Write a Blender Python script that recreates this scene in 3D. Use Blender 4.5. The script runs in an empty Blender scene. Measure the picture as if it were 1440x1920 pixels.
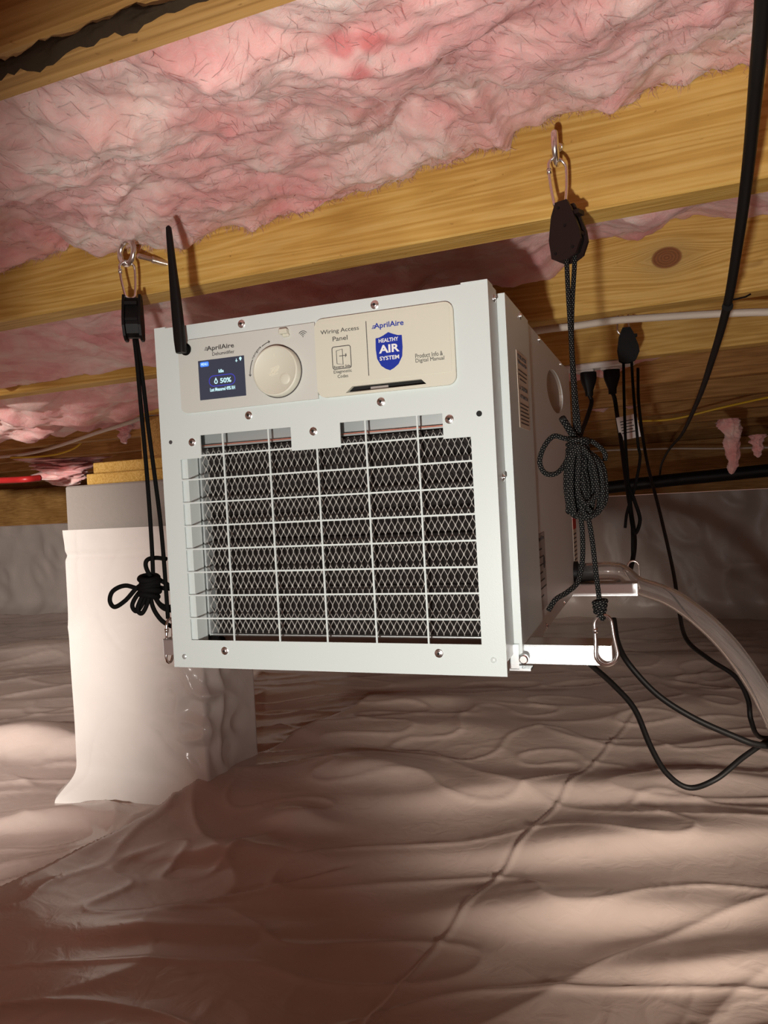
import bpy, math, random
import numpy as np
from mathutils import Vector, Matrix
from mathutils.geometry import tessellate_polygon

# ------------------------------------------------------------------ camera, light, exposure
SC = bpy.context.scene
COL = SC.collection
CZ = 0.68                                   # camera height above the crawl-space floor
F = 1440.0
PITCH, ROLL = math.radians(-.5), math.radians(2.9)
CAM = Vector((0, 0, CZ))
FW = Vector((0, math.cos(PITCH), math.sin(PITCH)))
U0 = Vector((0, -math.sin(PITCH), math.cos(PITCH)))
R0 = Vector((1, 0, 0))
RC = R0 * math.cos(ROLL) - U0 * math.sin(ROLL)
UC = R0 * math.sin(ROLL) + U0 * math.cos(ROLL)
cd = bpy.data.cameras.new('camera')
cam = bpy.data.objects.new('camera', cd)
COL.objects.link(cam)
cam.matrix_world = Matrix(((RC.x, UC.x, -FW.x, 0), (RC.y, UC.y, -FW.y, 0), (RC.z, UC.z, -FW.z, CZ), (0, 0, 0, 1)))
cd.sensor_fit = 'HORIZONTAL'
cd.sensor_width = 36
cd.lens = 36
cd.clip_start = .01
SC.camera = cam

W = bpy.data.worlds.new('world')
SC.world = W
W.use_nodes = True
W.node_tree.nodes['Background'].inputs[0].default_value = (1.0, .57, .47, 1)
W.node_tree.nodes['Background'].inputs[1].default_value = .27


def spot(name, loc, target, watts, size, blend, color, radius):
    l = bpy.data.lights.new(name, 'SPOT')
    l.energy = watts
    l.spot_size = math.radians(size)
    l.spot_blend = blend
    l.color = color
    l.shadow_soft_size = radius
    o = bpy.data.objects.new(name, l)
    COL.objects.link(o)
    o.location = loc
    o.rotation_euler = (Vector(target) - Vector(loc)).to_track_quat('-Z', 'Y').to_euler()
    return o


# a hand torch held a little left of and below the camera; an added unseen spot on the left brightens pier and wall
spot('torch', (-.085, -.06, CZ - .15), (.17, 1.0, CZ + .085), 22.5, 75, .45, (1, .965, .90), .012)
spot('pier_fill', (-1.20, -.35, CZ + .20), (-2.5, 5.0, CZ - .85), 560, 68, 1.0, (1, .93, .86), .03)

# an added soft fill to brighten the floor, behind the camera on the right, low over the sheet
spot('floor_fill', (.70, -.75, CZ - .12), (.60, 1.50, .0), 260, 34, .9, (1, .87, .74), .14)

SC.view_settings.view_transform = 'Standard'
SC.view_settings.look = 'None'
SC.view_settings.gamma = 1
SC.view_settings.use_curve_mapping = False
SC.view_settings.exposure = 0.0

random.seed(7)
RNG = np.random.RandomState(11)


def ray(px, py):
    return FW + RC * ((px - 720) / F) + UC * ((960 - py) / F)


def at(px, py, d):
    return CAM + ray(px, py) * d


def atz(px, py, z):
    r = ray(px, py)
    return CAM + r * ((z - CZ) / r.z)


# ------------------------------------------------------------------ noise
_P = RNG.permutation(512)
_P = np.concatenate([_P, _P, _P])
_G = RNG.uniform(0, 2 * np.pi, 512)


def perlin(x, y):
    x = np.asarray(x, float) + 100.3
    y = np.asarray(y, float) + 100.7
    xi = np.floor(x).astype(int)
    yi = np.floor(y).astype(int)
    fx, fy = x - xi, y - yi
    u = fx * fx * fx * (fx * (fx * 6 - 15) + 10)
    v = fy * fy * fy * (fy * (fy * 6 - 15) + 10)

    def g(ix, iy, dx, dy):
        a = _G[_P[(_P[ix & 511] + iy) & 511]]
        return np.cos(a) * dx + np.sin(a) * dy
    n0 = g(xi, yi, fx, fy) * (1 - u) + g(xi + 1, yi, fx - 1, fy) * u
    n1 = g(xi, yi + 1, fx, fy - 1) * (1 - u) + g(xi + 1, yi + 1, fx - 1, fy - 1) * u
    return (n0 * (1 - v) + n1 * v) * 1.5


def fbm(x, y, o=4):
    s = 0
    a = 1
    for k in range(o):
        s = s + a * perlin(x * 2 ** k + 17 * k, y * 2 ** k - 9 * k)
        a *= .5
    return s


def ridged(x, y):
    return 1 - np.abs(perlin(x, y)) * 2


def sstep(a, b, x):
    t = np.clip((x - a) / (b - a), 0, 1)
    return t * t * (3 - 2 * t)


# ------------------------------------------------------------------ mesh building
class MB:
    def __init__(s):
        s.v, s.f, s.uv = [], [], []

    def add(s, vs, fs):
        o = len(s.v)
        s.v += [tuple(p) for p in vs]
        s.f += [tuple(o + i for i in f) for f in fs]

    def box(s, lo, hi, bev=0):
        x0, y0, z0 = lo
        x1, y1, z1 = hi
        if bev:
            b = bev
            P = []
            for z, k in ((z0, b), (z0 + b, 0), (z1 - b, 0), (z1, b)):
                P += [(x0 + b, y0 + k, z), (x1 - b, y0 + k, z), (x1 - k, y0 + b, z), (x1 - k, y1 - b, z),
                      (x1 - b, y1 - k, z), (x0 + b, y1 - k, z), (x0 + k, y1 - b, z), (x0 + k, y0 + b, z)]
            fs = [tuple(range(7, -1, -1)), tuple(range(24, 32))]
            for r in range(3):
                for i in range(8):
                    j = (i + 1) % 8
                    fs.append((r * 8 + i, r * 8 + j, r * 8 + 8 + j, r * 8 + 8 + i))
            s.add(P, fs)
            return
        s.add([(x0, y0, z0), (x1, y0, z0), (x1, y1, z0), (x0, y1, z0), (x0, y0, z1), (x1, y0, z1), (x1, y1, z1), (x0, y1, z1)],
              [(0, 3, 2, 1), (4, 5, 6, 7), (0, 1, 5, 4), (1, 2, 6, 5), (2, 3, 7, 6), (3, 0, 4, 7)])

    def frame(s, o, ax, ay, az, lo, hi, bev=0):
        """a box given in the frame o, ax, ay, az"""
        m = MB()
        m.box(lo, hi, bev)
        s.add([o + ax * p[0] + ay * p[1] + az * p[2] for p in m.v], m.f)

    def tube(s, pts, r, n=8, closed=False, caps=True):
        pts = [Vector(p) for p in pts]
        N = len(pts)
        rr = r if hasattr(r, '__len__') else [r] * N
        T = []
        for i in range(N):
            a = pts[(i - 1) % N] if (closed or i) else pts[0]
            b = pts[(i + 1) % N] if (closed or i < N - 1) else pts[-1]
            t = (b - a)
            T.append(t.normalized() if t.length > 1e-9 else Vector((0, 0, 1)))
        up = Vector((0, 0, 1)) if abs(T[0].z) < .9 else Vector((1, 0, 0))
        nrm = (up - T[0] * up.dot(T[0])).normalized()
        o = len(s.v)
        L = 0
        for i in range(N):
            nrm = (nrm - T[i] * nrm.dot(T[i]))
            nrm = nrm.normalized() if nrm.length > 1e-6 else T[i].orthogonal().normalized()
            b = T[i].cross(nrm)
            if i:
                L += (pts[i] - pts[i - 1]).length
            for k in range(n):
                a = 2 * math.pi * k / n
                s.v.append(tuple(pts[i] + (nrm * math.cos(a) + b * math.sin(a)) * rr[i]))
        lens = [0]
        for i in range(1, N):
            lens.append(lens[-1] + (pts[i] - pts[i - 1]).length)
        for i in range(N if closed else N - 1):
            j = (i + 1) % N
            for k in range(n):
                l = (k + 1) % n
                s.f.append((o + i * n + k, o + i * n + l, o + j * n + l, o + j * n + k))
                l0, l1 = lens[i], lens[j] if j else lens[i] + (pts[0] - pts[i]).length
                s.uv.append((len(s.f) - 1, [(k / n, l0), ((k + 1) / n, l0), ((k + 1) / n, l1), (k / n, l1)]))
        if caps and not closed:
            s.f.append(tuple(o + k for k in range(n - 1, -1, -1)))
            s.f.append(tuple(o + (N - 1) * n + k for k in range(n)))

    def lathe(s, o, ax, prof, n=24):
        """prof: (distance along ax, radius)"""
        ax = Vector(ax).normalized()
        p = ax.orthogonal().normalized()
        q = ax.cross(p)
        o = Vector(o)
        b = len(s.v)
        for h, r in prof:
            for k in range(n):
                a = 2 * math.pi * k / n
                s.v.append(tuple(o + ax * h + (p * math.cos(a) + q * math.sin(a)) * r))
        for i in range(len(prof) - 1):
            for k in range(n):
                l = (k + 1) % n
                s.f.append((b + i * n + k, b + i * n + l, b + (i + 1) * n + l, b + (i + 1) * n + k))
        s.f.append(tuple(b + k for k in range(n - 1, -1, -1)))
        s.f.append(tuple(b + (len(prof) - 1) * n + k for k in range(n)))

    def plate(s, outer, holes, M, th):
        """flat plate with holes; 2D loops mapped by M(u, w, depth); depth 0..th"""
        loops = [outer] + list(holes)
        tri = tessellate_polygon([[Vector((p[0], p[1], 0)) for p in l] for l in loops])
        flat = [p for l in loops for p in l]
        n = len(flat)
        b = len(s.v)
        s.v += [tuple(M(p[0], p[1], 0)) for p in flat] + [tuple(M(p[0], p[1], th)) for p in flat]
        for a, c, d in tri:
            pa, pc, pd = flat[a], flat[c], flat[d]
            cr = (pc[0] - pa[0]) * (pd[1] - pa[1]) - (pc[1] - pa[1]) * (pd[0] - pa[0])
            if cr < 0:
                c, d = d, c
            s.f += [(b + a, b + c, b + d), (b + n + a, b + n + d, b + n + c)]
        k = 0
        for l in loops:
            m = len(l)
            area = sum(l[i][0] * l[(i + 1) % m][1] - l[(i + 1) % m][0] * l[i][1] for i in range(m))
            hole = l is not outer
            for i in range(m):
                i0, i1 = k + i, k + (i + 1) % m
                if (area > 0) == hole:
                    i0, i1 = i1, i0
                s.f.append((b + i1, b + i0, b + n + i0, b + n + i1))
            k += m

    def build(s, name, mat, parent=None, smooth=False, recalc=False):
        me = bpy.data.meshes.new(name)
        me.from_pydata(s.v, [], s.f)
        if s.uv:
            ul = me.uv_layers.new(name='UVMap')
            for fi, c in s.uv:
                p = me.polygons[fi]
                for k, li in enumerate(p.loop_indices):
                    ul.data[li].uv = c[k]
        if smooth:
            me.polygons.foreach_set('use_smooth', [True] * len(me.polygons))
            if smooth != 'all':
                try:
                    me.set_sharp_from_angle(angle=math.radians(40))
                except Exception:
                    pass
        if recalc:
            import bmesh
            bm = bmesh.new()
            bm.from_mesh(me)
            bmesh.ops.recalc_face_normals(bm, faces=bm.faces)
            bm.to_mesh(me)
            bm.free()
        me.materials.append(mat)
        o = bpy.data.objects.new(name, me)
        COL.objects.link(o)
        if parent is not None:
            o.parent = parent
        return o


def grid_mesh(name, P, mat, parent=None, flip=False):
    """P: array (n, m, 3)"""
    n, m = P.shape[:2]
    idx = np.arange(n * m).reshape(n, m)
    q = np.stack([idx[:-1, :-1], idx[1:, :-1], idx[1:, 1:], idx[:-1, 1:]], -1).reshape(-1, 4)
    if flip:
        q = q[:, ::-1]
    me = bpy.data.meshes.new(name)
    me.vertices.add(n * m)
    me.vertices.foreach_set('co', P.reshape(-1).astype(np.float32))
    me.loops.add(q.size)
    me.loops.foreach_set('vertex_index', q.reshape(-1).astype(np.int32))
    me.polygons.add(len(q))
    me.polygons.foreach_set('loop_start', np.arange(0, q.size, 4, dtype=np.int32))
    me.update(calc_edges=True)
    me.polygons.foreach_set('use_smooth', [True] * len(q))
    me.materials.append(mat)
    o = bpy.data.objects.new(name, me)
    COL.objects.link(o)
    if parent is not None:
        o.parent = parent
    return o


def tag(o, label=None, cat=None, group=None, kind=None):
    if label:
        o['label'] = label
    if cat:
        o['category'] = cat
    if group:
        o['group'] = group
    if kind:
        o['kind'] = kind
    return o


def empty(name, loc=(0, 0, 0), M=None):
    o = bpy.data.objects.new(name, None)
    o.empty_display_size = .05
    COL.objects.link(o)
    if M is not None:
        o.matrix_world = M
    else:
        o.location = loc
    return o


def smooth_path(pts, n=10, closed=False):
    """Catmull-Rom through pts"""
    pts = [Vector(p) for p in pts]
    N = len(pts)
    out = []
    for i in range(N if closed else N - 1):
        p1, p2 = pts[i], pts[(i + 1) % N]
        p0 = pts[(i - 1) % N] if (closed or i) else p1 * 2 - p2
        p3 = pts[(i + 2) % N] if (closed or i < N - 2) else p2 * 2 - p1
        for k in range(n):
            t = k / n
            out.append(.5 * ((2 * p1) + (p2 - p0) * t + (2 * p0 - 5 * p1 + 4 * p2 - p3) * t * t + (3 * p1 - p0 - 3 * p2 + p3) * t ** 3))
    if not closed:
        out.append(pts[-1])
    return out


def px_path(pts, n=8):
    """(px, py, d) waypoints to a smooth world path"""
    return smooth_path([at(*p) for p in pts], n)


# ------------------------------------------------------------------ materials
def new_mat(name):
    m = bpy.data.materials.new(name)
    m.use_nodes = True
    return m, m.node_tree, m.node_tree.nodes['Principled BSDF']


def simple(name, col, rough=.5, metal=0.0, spec=.5, emit=None, es=0, bump=None):
    m, t, b = new_mat(name)
    b.inputs['Base Color'].default_value = (*col, 1)
    b.inputs['Roughness'].default_value = rough
    b.inputs['Metallic'].default_value = metal
    b.inputs['Specular IOR Level'].default_value = spec
    if emit:
        b.inputs['Emission Color'].default_value = (*emit, 1)
        b.inputs['Emission Strength'].default_value = es
    if bump:
        sc, st, ds = bump
        tc = t.nodes.new('ShaderNodeTexCoord')
        n = t.nodes.new('ShaderNodeTexNoise')
        n.inputs['Scale'].default_value = sc
        n.inputs['Detail'].default_value = 3
        bu = t.nodes.new('ShaderNodeBump')
        bu.inputs['Strength'].default_value = st
        bu.inputs['Distance'].default_value = ds
        t.links.new(tc.outputs['Object'], n.inputs['Vector'])
        t.links.new(n.outputs['Fac'], bu.inputs['Height'])
        t.links.new(bu.outputs['Normal'], b.inputs['Normal'])
    return m


def ramp(t, src, stops):
    r = t.nodes.new('ShaderNodeValToRGB')
    e = r.color_ramp.elements
    while len(e) < len(stops):
        e.new(.5)
    for i, (p, c) in enumerate(stops):
        e[i].position = p
        e[i].color = (*c, 1)
    t.links.new(src, r.inputs['Fac'])
    return r


def mixc(t, fac, a, b, mode='MIX'):
    n = t.nodes.new('ShaderNodeMix')
    n.data_type = 'RGBA'
    n.blend_type = mode
    for sock, v in ((n.inputs[0], fac), (n.inputs[6], a), (n.inputs[7], b)):
        if hasattr(v, 'is_output'):
            t.links.new(v, sock)
        elif hasattr(v, '__len__'):
            sock.default_value = (*v, 1)
        else:
            sock.default_value = v
    return n.outputs[2]


def mth(t, op, a, b=None, c=None):
    n = t.nodes.new('ShaderNodeMath')
    n.operation = op
    for i, v in enumerate((a, b, c)):
        if v is None:
            continue
        if hasattr(v, 'is_output'):
            t.links.new(v, n.inputs[i])
        else:
            n.inputs[i].default_value = v
    return n.outputs[0]


def wood(name, dark, mid, light, knots=(), seed=0):
    """grain runs along local X; knots: (x, z, radius) on the local XZ face"""
    m, t, b = new_mat(name)
    tc = t.nodes.new('ShaderNodeTexCoord')
    mp = t.nodes.new('ShaderNodeMapping')
    mp.inputs['Location'].default_value = (seed * 3.7, seed * 1.3, seed * 2.1)
    t.links.new(tc.outputs['Object'], mp.inputs['Vector'])
    vec = mp.outputs['Vector']
    sx = t.nodes.new('ShaderNodeSeparateXYZ')
    t.links.new(tc.outputs['Object'], sx.inputs[0])
    off = None
    kmask = None
    for kx, kz, kr in knots:
        dx = mth(t, 'SUBTRACT', sx.outputs[0], kx)
        dz = mth(t, 'MULTIPLY', mth(t, 'SUBTRACT', sx.outputs[2], kz), 1.35)
        d = mth(t, 'SQRT', mth(t, 'ADD', mth(t, 'MULTIPLY', dx, dx), mth(t, 'MULTIPLY', dz, dz)))
        ex = mth(t, 'MULTIPLY', mth(t, 'EXPONENT', mth(t, 'MULTIPLY', d, -1 / (kr * 2.0))), kr * 1.6)
        sg = mth(t, 'SIGN', dz)
        o = mth(t, 'MULTIPLY', ex, sg)
        off = o if off is None else mth(t, 'ADD', off, o)
        k = t.nodes.new('ShaderNodeMapRange')
        k.interpolation_type = 'SMOOTHSTEP'
        k.inputs[1].default_value = kr * .9
        k.inputs[2].default_value = kr * 1.08
        k.inputs[3].default_value = 1
        k.inputs[4].default_value = 0
        t.links.new(d, k.inputs[0])
        rg = mth(t, 'MULTIPLY_ADD', mth(t, 'SINE', mth(t, 'MULTIPLY', d, 1500)), .15, .85)
        kmask = (k.outputs[0], rg, d, kr)
    if off is not None:
        cb = t.nodes.new('ShaderNodeCombineXYZ')
        t.links.new(mth(t, 'MULTIPLY', off, -1.0), cb.inputs[2])
        va = t.nodes.new('ShaderNodeVectorMath')
        va.operation = 'ADD'
        t.links.new(vec, va.inputs[0])
        t.links.new(cb.outputs[0], va.inputs[1])
        vec = va.outputs[0]
    m2 = t.nodes.new('ShaderNodeMapping')
    m2.inputs['Scale'].default_value = (.7, 15, 15)
    t.links.new(vec, m2.inputs['Vector'])
    n1 = t.nodes.new('ShaderNodeTexNoise')
    n1.inputs['Scale'].default_value = 2.2
    n1.inputs['Detail'].default_value = 3
    n1.inputs['Distortion'].default_value = .15
    t.links.new(m2.outputs[0], n1.inputs['Vector'])
    g = mth(t, 'MULTIPLY_ADD', mth(t, 'SINE', mth(t, 'MULTIPLY', n1.outputs['Fac'], 70)), .5, .5)
    m3 = t.nodes.new('ShaderNodeMapping')
    m3.inputs['Scale'].default_value = (3, 150, 150)
    t.links.new(vec, m3.inputs['Vector'])
    n2 = t.nodes.new('ShaderNodeTexNoise')
    n2.inputs['Scale'].default_value = 2.5
    n2.inputs['Detail'].default_value = 4
    t.links.new(m3.outputs[0], n2.inputs['Vector'])
    gg = mth(t, 'ADD', mth(t, 'MULTIPLY', g, .30), mth(t, 'MULTIPLY', n2.outputs['Fac'], .7))
    r = ramp(t, gg, [(.18, dark), (.48, mid), (.80, light)])
    n3 = t.nodes.new('ShaderNodeTexNoise')
    n3.inputs['Scale'].default_value = 5
    n3.inputs['Detail'].default_value = 4
    t.links.new(mp.outputs[0], n3.inputs['Vector'])
    st = ramp(t, n3.outputs['Fac'], [(.35, (.74, .68, .60)), (.6, (1, 1, 1))])
    c = mixc(t, 1.0, r.outputs[0], st.outputs[0], 'MULTIPLY')
    # small dark pits and staple marks
    m4 = t.nodes.new('ShaderNodeMapping')
    m4.inputs['Scale'].default_value = (60, 110, 110)
    t.links.new(tc.outputs['Object'], m4.inputs['Vector'])
    n4 = t.nodes.new('ShaderNodeTexNoise')
    n4.inputs['Scale'].default_value = 2.0
    n4.inputs['Detail'].default_value = 2
    t.links.new(m4.outputs[0], n4.inputs['Vector'])
    pr = ramp(t, n4.outputs['Fac'], [(.20, (.35, .25, .16)), (.30, (1, 1, 1))])
    c = mixc(t, .8, c, pr.outputs[0], 'MULTIPLY')
    if kmask:
        km, rg, d, kr = kmask
        halo = t.nodes.new('ShaderNodeMapRange')
        halo.inputs[1].default_value = kr * 1.0
        halo.inputs[2].default_value = kr * 2.6
        halo.inputs[3].default_value = .45
        halo.inputs[4].default_value = 0
        t.links.new(d, halo.inputs[0])
        c = mixc(t, halo.outputs[0], c, (.42, .30, .12))
        kc = mixc(t, 1.0, (.27, .105, .035), rg, 'MULTIPLY')
        c = mixc(t, km, c, kc)
    t.links.new(c, b.inputs['Base Color'])
    b.inputs['Roughness'].default_value = .62
    b.inputs['Specular IOR Level'].default_value = .3
    bu = t.nodes.new('ShaderNodeBump')
    bu.inputs['Strength'].default_value = .35
    bu.inputs['Distance'].default_value = .0012
    t.links.new(gg, bu.inputs['Height'])
    t.links.new(bu.outputs['Normal'], b.inputs['Normal'])
    return m


def fluff(name, stains=()):
    """pink glass wool; stains: (world point, radius, colour, strength)"""
    m, t, b = new_mat(name)
    ge = t.nodes.new('ShaderNodeNewGeometry')
    pos = ge.outputs['Position']

    def noise(scale, det=4, dist=0.0, rough=.6):
        n = t.nodes.new('ShaderNodeTexNoise')
        n.inputs['Scale'].default_value = scale
        n.inputs['Detail'].default_value = det
        n.inputs['Distortion'].default_value = dist
        n.inputs['Roughness'].default_value = rough
        t.links.new(pos, n.inputs['Vector'])
        return n.outputs['Fac']
    mpr = t.nodes.new('ShaderNodeMapping')
    mpr.inputs['Rotation'].default_value = (0, 0, math.radians(28))
    mpr.inputs['Scale'].default_value = (1.0, 1.9, 1.3)
    t.links.new(pos, mpr.inputs['Vector'])

    def streak(scale, det, dist, rough=.6):
        n = t.nodes.new('ShaderNodeTexNoise')
        n.inputs['Scale'].default_value = scale
        n.inputs['Detail'].default_value = det
        n.inputs['Distortion'].default_value = dist
        n.inputs['Roughness'].default_value = rough
        t.links.new(mpr.outputs[0], n.inputs['Vector'])
        return n.outputs['Fac']
    a = noise(7, 4, 1.0)
    r = ramp(t, a, [(.30, (.82, .34, .35)), (.48, (.90, .50, .48)), (.70, (.95, .74, .68))])
    f = streak(13, 4, .7, .55)
    r2 = ramp(t, f, [(.30, (.84, .66, .65)), (.52, (1, 1, 1)), (.8, (1.0, 1.0, 1.0))])
    c = mixc(t, .8, r.outputs[0], r2.outputs[0], 'MULTIPLY')
    wsp = ramp(t, streak(30, 3, 1.8, .5), [(.62, (0, 0, 0)), (.74, (1, 1, 1))])
    c = mixc(t, mth(t, 'MULTIPLY', wsp.outputs[0], .22), c, (.95, .82, .78))
    for p, rad, col, st in stains:
        s = t.nodes.new('ShaderNodeVectorMath')
        s.operation = 'DISTANCE'
        s.inputs[1].default_value = p
        ad = t.nodes.new('ShaderNodeMixRGB')
        t.links.new(pos, s.inputs[0])
        mr = t.nodes.new('ShaderNodeMapRange')
        mr.interpolation_type = 'SMOOTHSTEP'
        mr.inputs[1].default_value = rad * .35
        mr.inputs[2].default_value = rad
        mr.inputs[3].default_value = st
        mr.inputs[4].default_value = 0
        wob = mth(t, 'ADD', s.outputs['Value'], mth(t, 'MULTIPLY', mth(t, 'SUBTRACT', f, .5), rad * 2.0))
        t.links.new(wob, mr.inputs[0])
        t.nodes.remove(ad)
        c = mixc(t, mr.outputs[0], c, col)
    t.links.new(c, b.inputs['Base Color'])
    b.inputs['Roughness'].default_value = .95
    b.inputs['Specular IOR Level'].default_value = .05
    b.inputs['Subsurface Weight'].default_value = .6
    b.inputs['Subsurface Radius'].default_value = (.02, .009, .008)
    b.inputs['Subsurface Scale'].default_value = .6
    b.inputs['Sheen Weight'].default_value = .2
    b.inputs['Sheen Tint'].default_value = (1, .8, .75, 1)
    bn = noise(55, 8, 1.8, .72)
    bu = t.nodes.new('ShaderNodeBump')
    bu.inputs['Strength'].default_value = .75
    bu.inputs['Distance'].default_value = .005
    t.links.new(bn, bu.inputs['Height'])
    t.links.new(bu.outputs['Normal'], b.inputs['Normal'])
    return m


def plastic_sheet(name, col, rough=.34, wrinkle=.6):
    m, t, b = new_mat(name)
    ge = t.nodes.new('ShaderNodeNewGeometry')
    n = t.nodes.new('ShaderNodeTexNoise')
    n.inputs['Scale'].default_value = 3.0
    n.inputs['Detail'].default_value = 5
    n.inputs['Distortion'].default_value = .6
    t.links.new(ge.outputs['Position'], n.inputs['Vector'])
    r = ramp(t, n.outputs['Fac'], [(.3, tuple(x * .82 for x in col)), (.7, col)])
    t.links.new(r.outputs[0], b.inputs['Base Color'])
    b.inputs['Roughness'].default_value = rough
    b.inputs['Specular IOR Level'].default_value = .6
    n2 = t.nodes.new('ShaderNodeTexNoise')
    n2.inputs['Scale'].default_value = 22
    n2.inputs['Detail'].default_value = 3
    n2.inputs['Distortion'].default_value = 1.2
    t.links.new(ge.outputs['Position'], n2.inputs['Vector'])
    bu = t.nodes.new('ShaderNodeBump')
    bu.inputs['Strength'].default_value = wrinkle
    bu.inputs['Distance'].default_value = .004
    t.links.new(n2.outputs['Fac'], bu.inputs['Height'])
    t.links.new(bu.outputs['Normal'], b.inputs['Normal'])
    return m


def rope_mat():
    m, t, b = new_mat('black_braided_rope')
    uv = t.nodes.new('ShaderNodeTexCoord')
    mp = t.nodes.new('ShaderNodeMapping')
    mp.inputs['Scale'].default_value = (1, 1, 1)
    t.links.new(uv.outputs['UV'], mp.inputs['Vector'])
    s = t.nodes.new('ShaderNodeSeparateXYZ')
    t.links.new(mp.outputs[0], s.inputs[0])
    u, v = s.outputs[0], s.outputs[1]
    p = mth(t, 'SINE', mth(t, 'ADD', mth(t, 'MULTIPLY', u, 2 * math.pi * 6), mth(t, 'MULTIPLY', v, 1700)))
    q = mth(t, 'SINE', mth(t, 'SUBTRACT', mth(t, 'MULTIPLY', u, 2 * math.pi * 6), mth(t, 'MULTIPLY', v, 1700)))
    f = mth(t, 'MULTIPLY', mth(t, 'GREATER_THAN', p, .78), mth(t, 'GREATER_THAN', q, .60))
    c = mixc(t, f, (.005, .005, .005), (.26, .25, .23))
    t.links.new(c, b.inputs['Base Color'])
    b.inputs['Roughness'].default_value = .7
    b.inputs['Specular IOR Level'].default_value = .15
    h = mth(t, 'ADD', p, q)
    bu = t.nodes.new('ShaderNodeBump')
    bu.inputs['Strength'].default_value = .5
    bu.inputs['Distance'].default_value = .0004
    t.links.new(h, bu.inputs['Height'])
    t.links.new(bu.outputs['Normal'], b.inputs['Normal'])
    return m


M = {}
M['white'] = simple('white_powder_coat', (.62, .68, .67), .36, 0, .5, bump=(900, .12, .0006))
M['side'] = simple('white_side_sheet', (.64, .66, .65), .38, 0, .5, bump=(900, .10, .0006))
M['cream'] = simple('cream_plastic', (.64, .63, .53), .45)
M['cream2'] = simple('pale_overlay', (.58, .59, .55), .45)
M['ink'] = simple('dark_grey_ink', (.06, .055, .055), .6)
M['blue'] = simple('blue_ink', (.014, .034, .33), .55, 0, .2)
M['paperwhite'] = simple('white_ink', (.82, .82, .80), .6)
M['dark'] = simple('dark_void', (.006, .006, .006), .8)
M['coil'] = simple('dark_filter', (.022, .017, .016), .75)
M['meshmetal'] = simple('aluminium_strand', (.80, .78, .74), .35, .3)
M['chrome'] = simple('chrome', (.90, .89, .88), .24, 1)
M['zinc'] = simple('zinc_plate', (.80, .83, .84), .26, .9)
M['cap'] = simple('bright_end_cap', (.84, .84, .84), .4, .2)
M['galv'] = simple('galvanised_sheet', (.55, .58, .58), .42, .6)
M['black'] = simple('black_plastic', (.006, .005, .005), .5, 0, .2)
M['matte'] = simple('black_rubber', (.005, .0045, .0045), .5, 0, .22)
M['screen'] = simple('lit_lcd', (.01, .01, .015), .25, 0, .5, (.036, .040, .060), 1)
M['lcdwhite'] = simple('lit_lcd_white', (.02, .02, .02), .5, 0, .3, (.62, .95, 1), 1)
M['lcdblue'] = simple('lit_lcd_blue', (.01, .01, .05), .5, 0, .3, (.05, .22, .95), 1)
M['lcdnavy'] = simple('lit_lcd_navy', (.01, .01, .05), .5, 0, .3, (.05, .05, .42), 1)
M['label'] = simple('beige_label', (.62, .52, .42), .5)
M['silver'] = simple('silver_label', (.42, .38, .36), .35, .3)
M['red'] = simple('red_label', (.45, .02, .015), .5)
M['concrete'] = simple('concrete', (.34, .31, .28), .9, 0, .2, bump=(90, .8, .003))
M['nm'] = simple('white_cable_jacket', (.75, .66, .56), .45)
M['yellow'] = simple('yellow_cable_jacket', (.75, .50, .03), .45)
M['redpipe'] = simple('red_pipe', (.45, .02, .02), .4)
M['outlet'] = simple('white_outlet', (.78, .76, .74), .4)
M['rope'] = rope_mat()
M['ropeplain'] = simple('black_rope', (.005, .0045, .0045), .8, 0, .12)
M['floor'] = plastic_sheet('white_polythene_floor', (.64, .53, .475), .25, .30)
M['wrap'] = plastic_sheet('white_polythene_wrap', (.86, .82, .78), .17, .25)
M['wallsheet'] = plastic_sheet('white_polythene_wall', (.56, .49, .45), .4, .35)
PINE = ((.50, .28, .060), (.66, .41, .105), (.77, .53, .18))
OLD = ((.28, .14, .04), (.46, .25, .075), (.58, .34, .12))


def clear_tube():
    m, t, b = new_mat('clear_vinyl')
    b.inputs['Base Color'].default_value = (.97, .94, .92, 1)
    b.inputs['Transmission Weight'].default_value = .96
    b.inputs['Roughness'].default_value = .05
    b.inputs['IOR'].default_value = 1.33
    return m


M['vinyl'] = clear_tube()

# ------------------------------------------------------------------ joist frame of the crawl space
YAW = math.radians(-22.53)
JD = Vector((math.cos(YAW), math.sin(YAW), 0))          # along the joists
JN = Vector((-math.sin(YAW), math.cos(YAW), 0))         # across, away from the camera
ZJ = CZ + .256                                          # underside of the joists
OFF, SP, TH, JH = .7175, .4064, .038, .235


def jf(s, n, z):
    return JD * s + JN * n + Vector((0, 0, z))


def on_face(px, py, n):
    """(s, z) of the pixel's sight line where it meets the plane n"""
    r = ray(px, py)
    k = n / r.dot(JN)
    p = CAM + r * k
    return p.dot(JD), p.z


BACK = 4.35
LEFT, RIGHT = -6.6, 4.2
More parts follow.
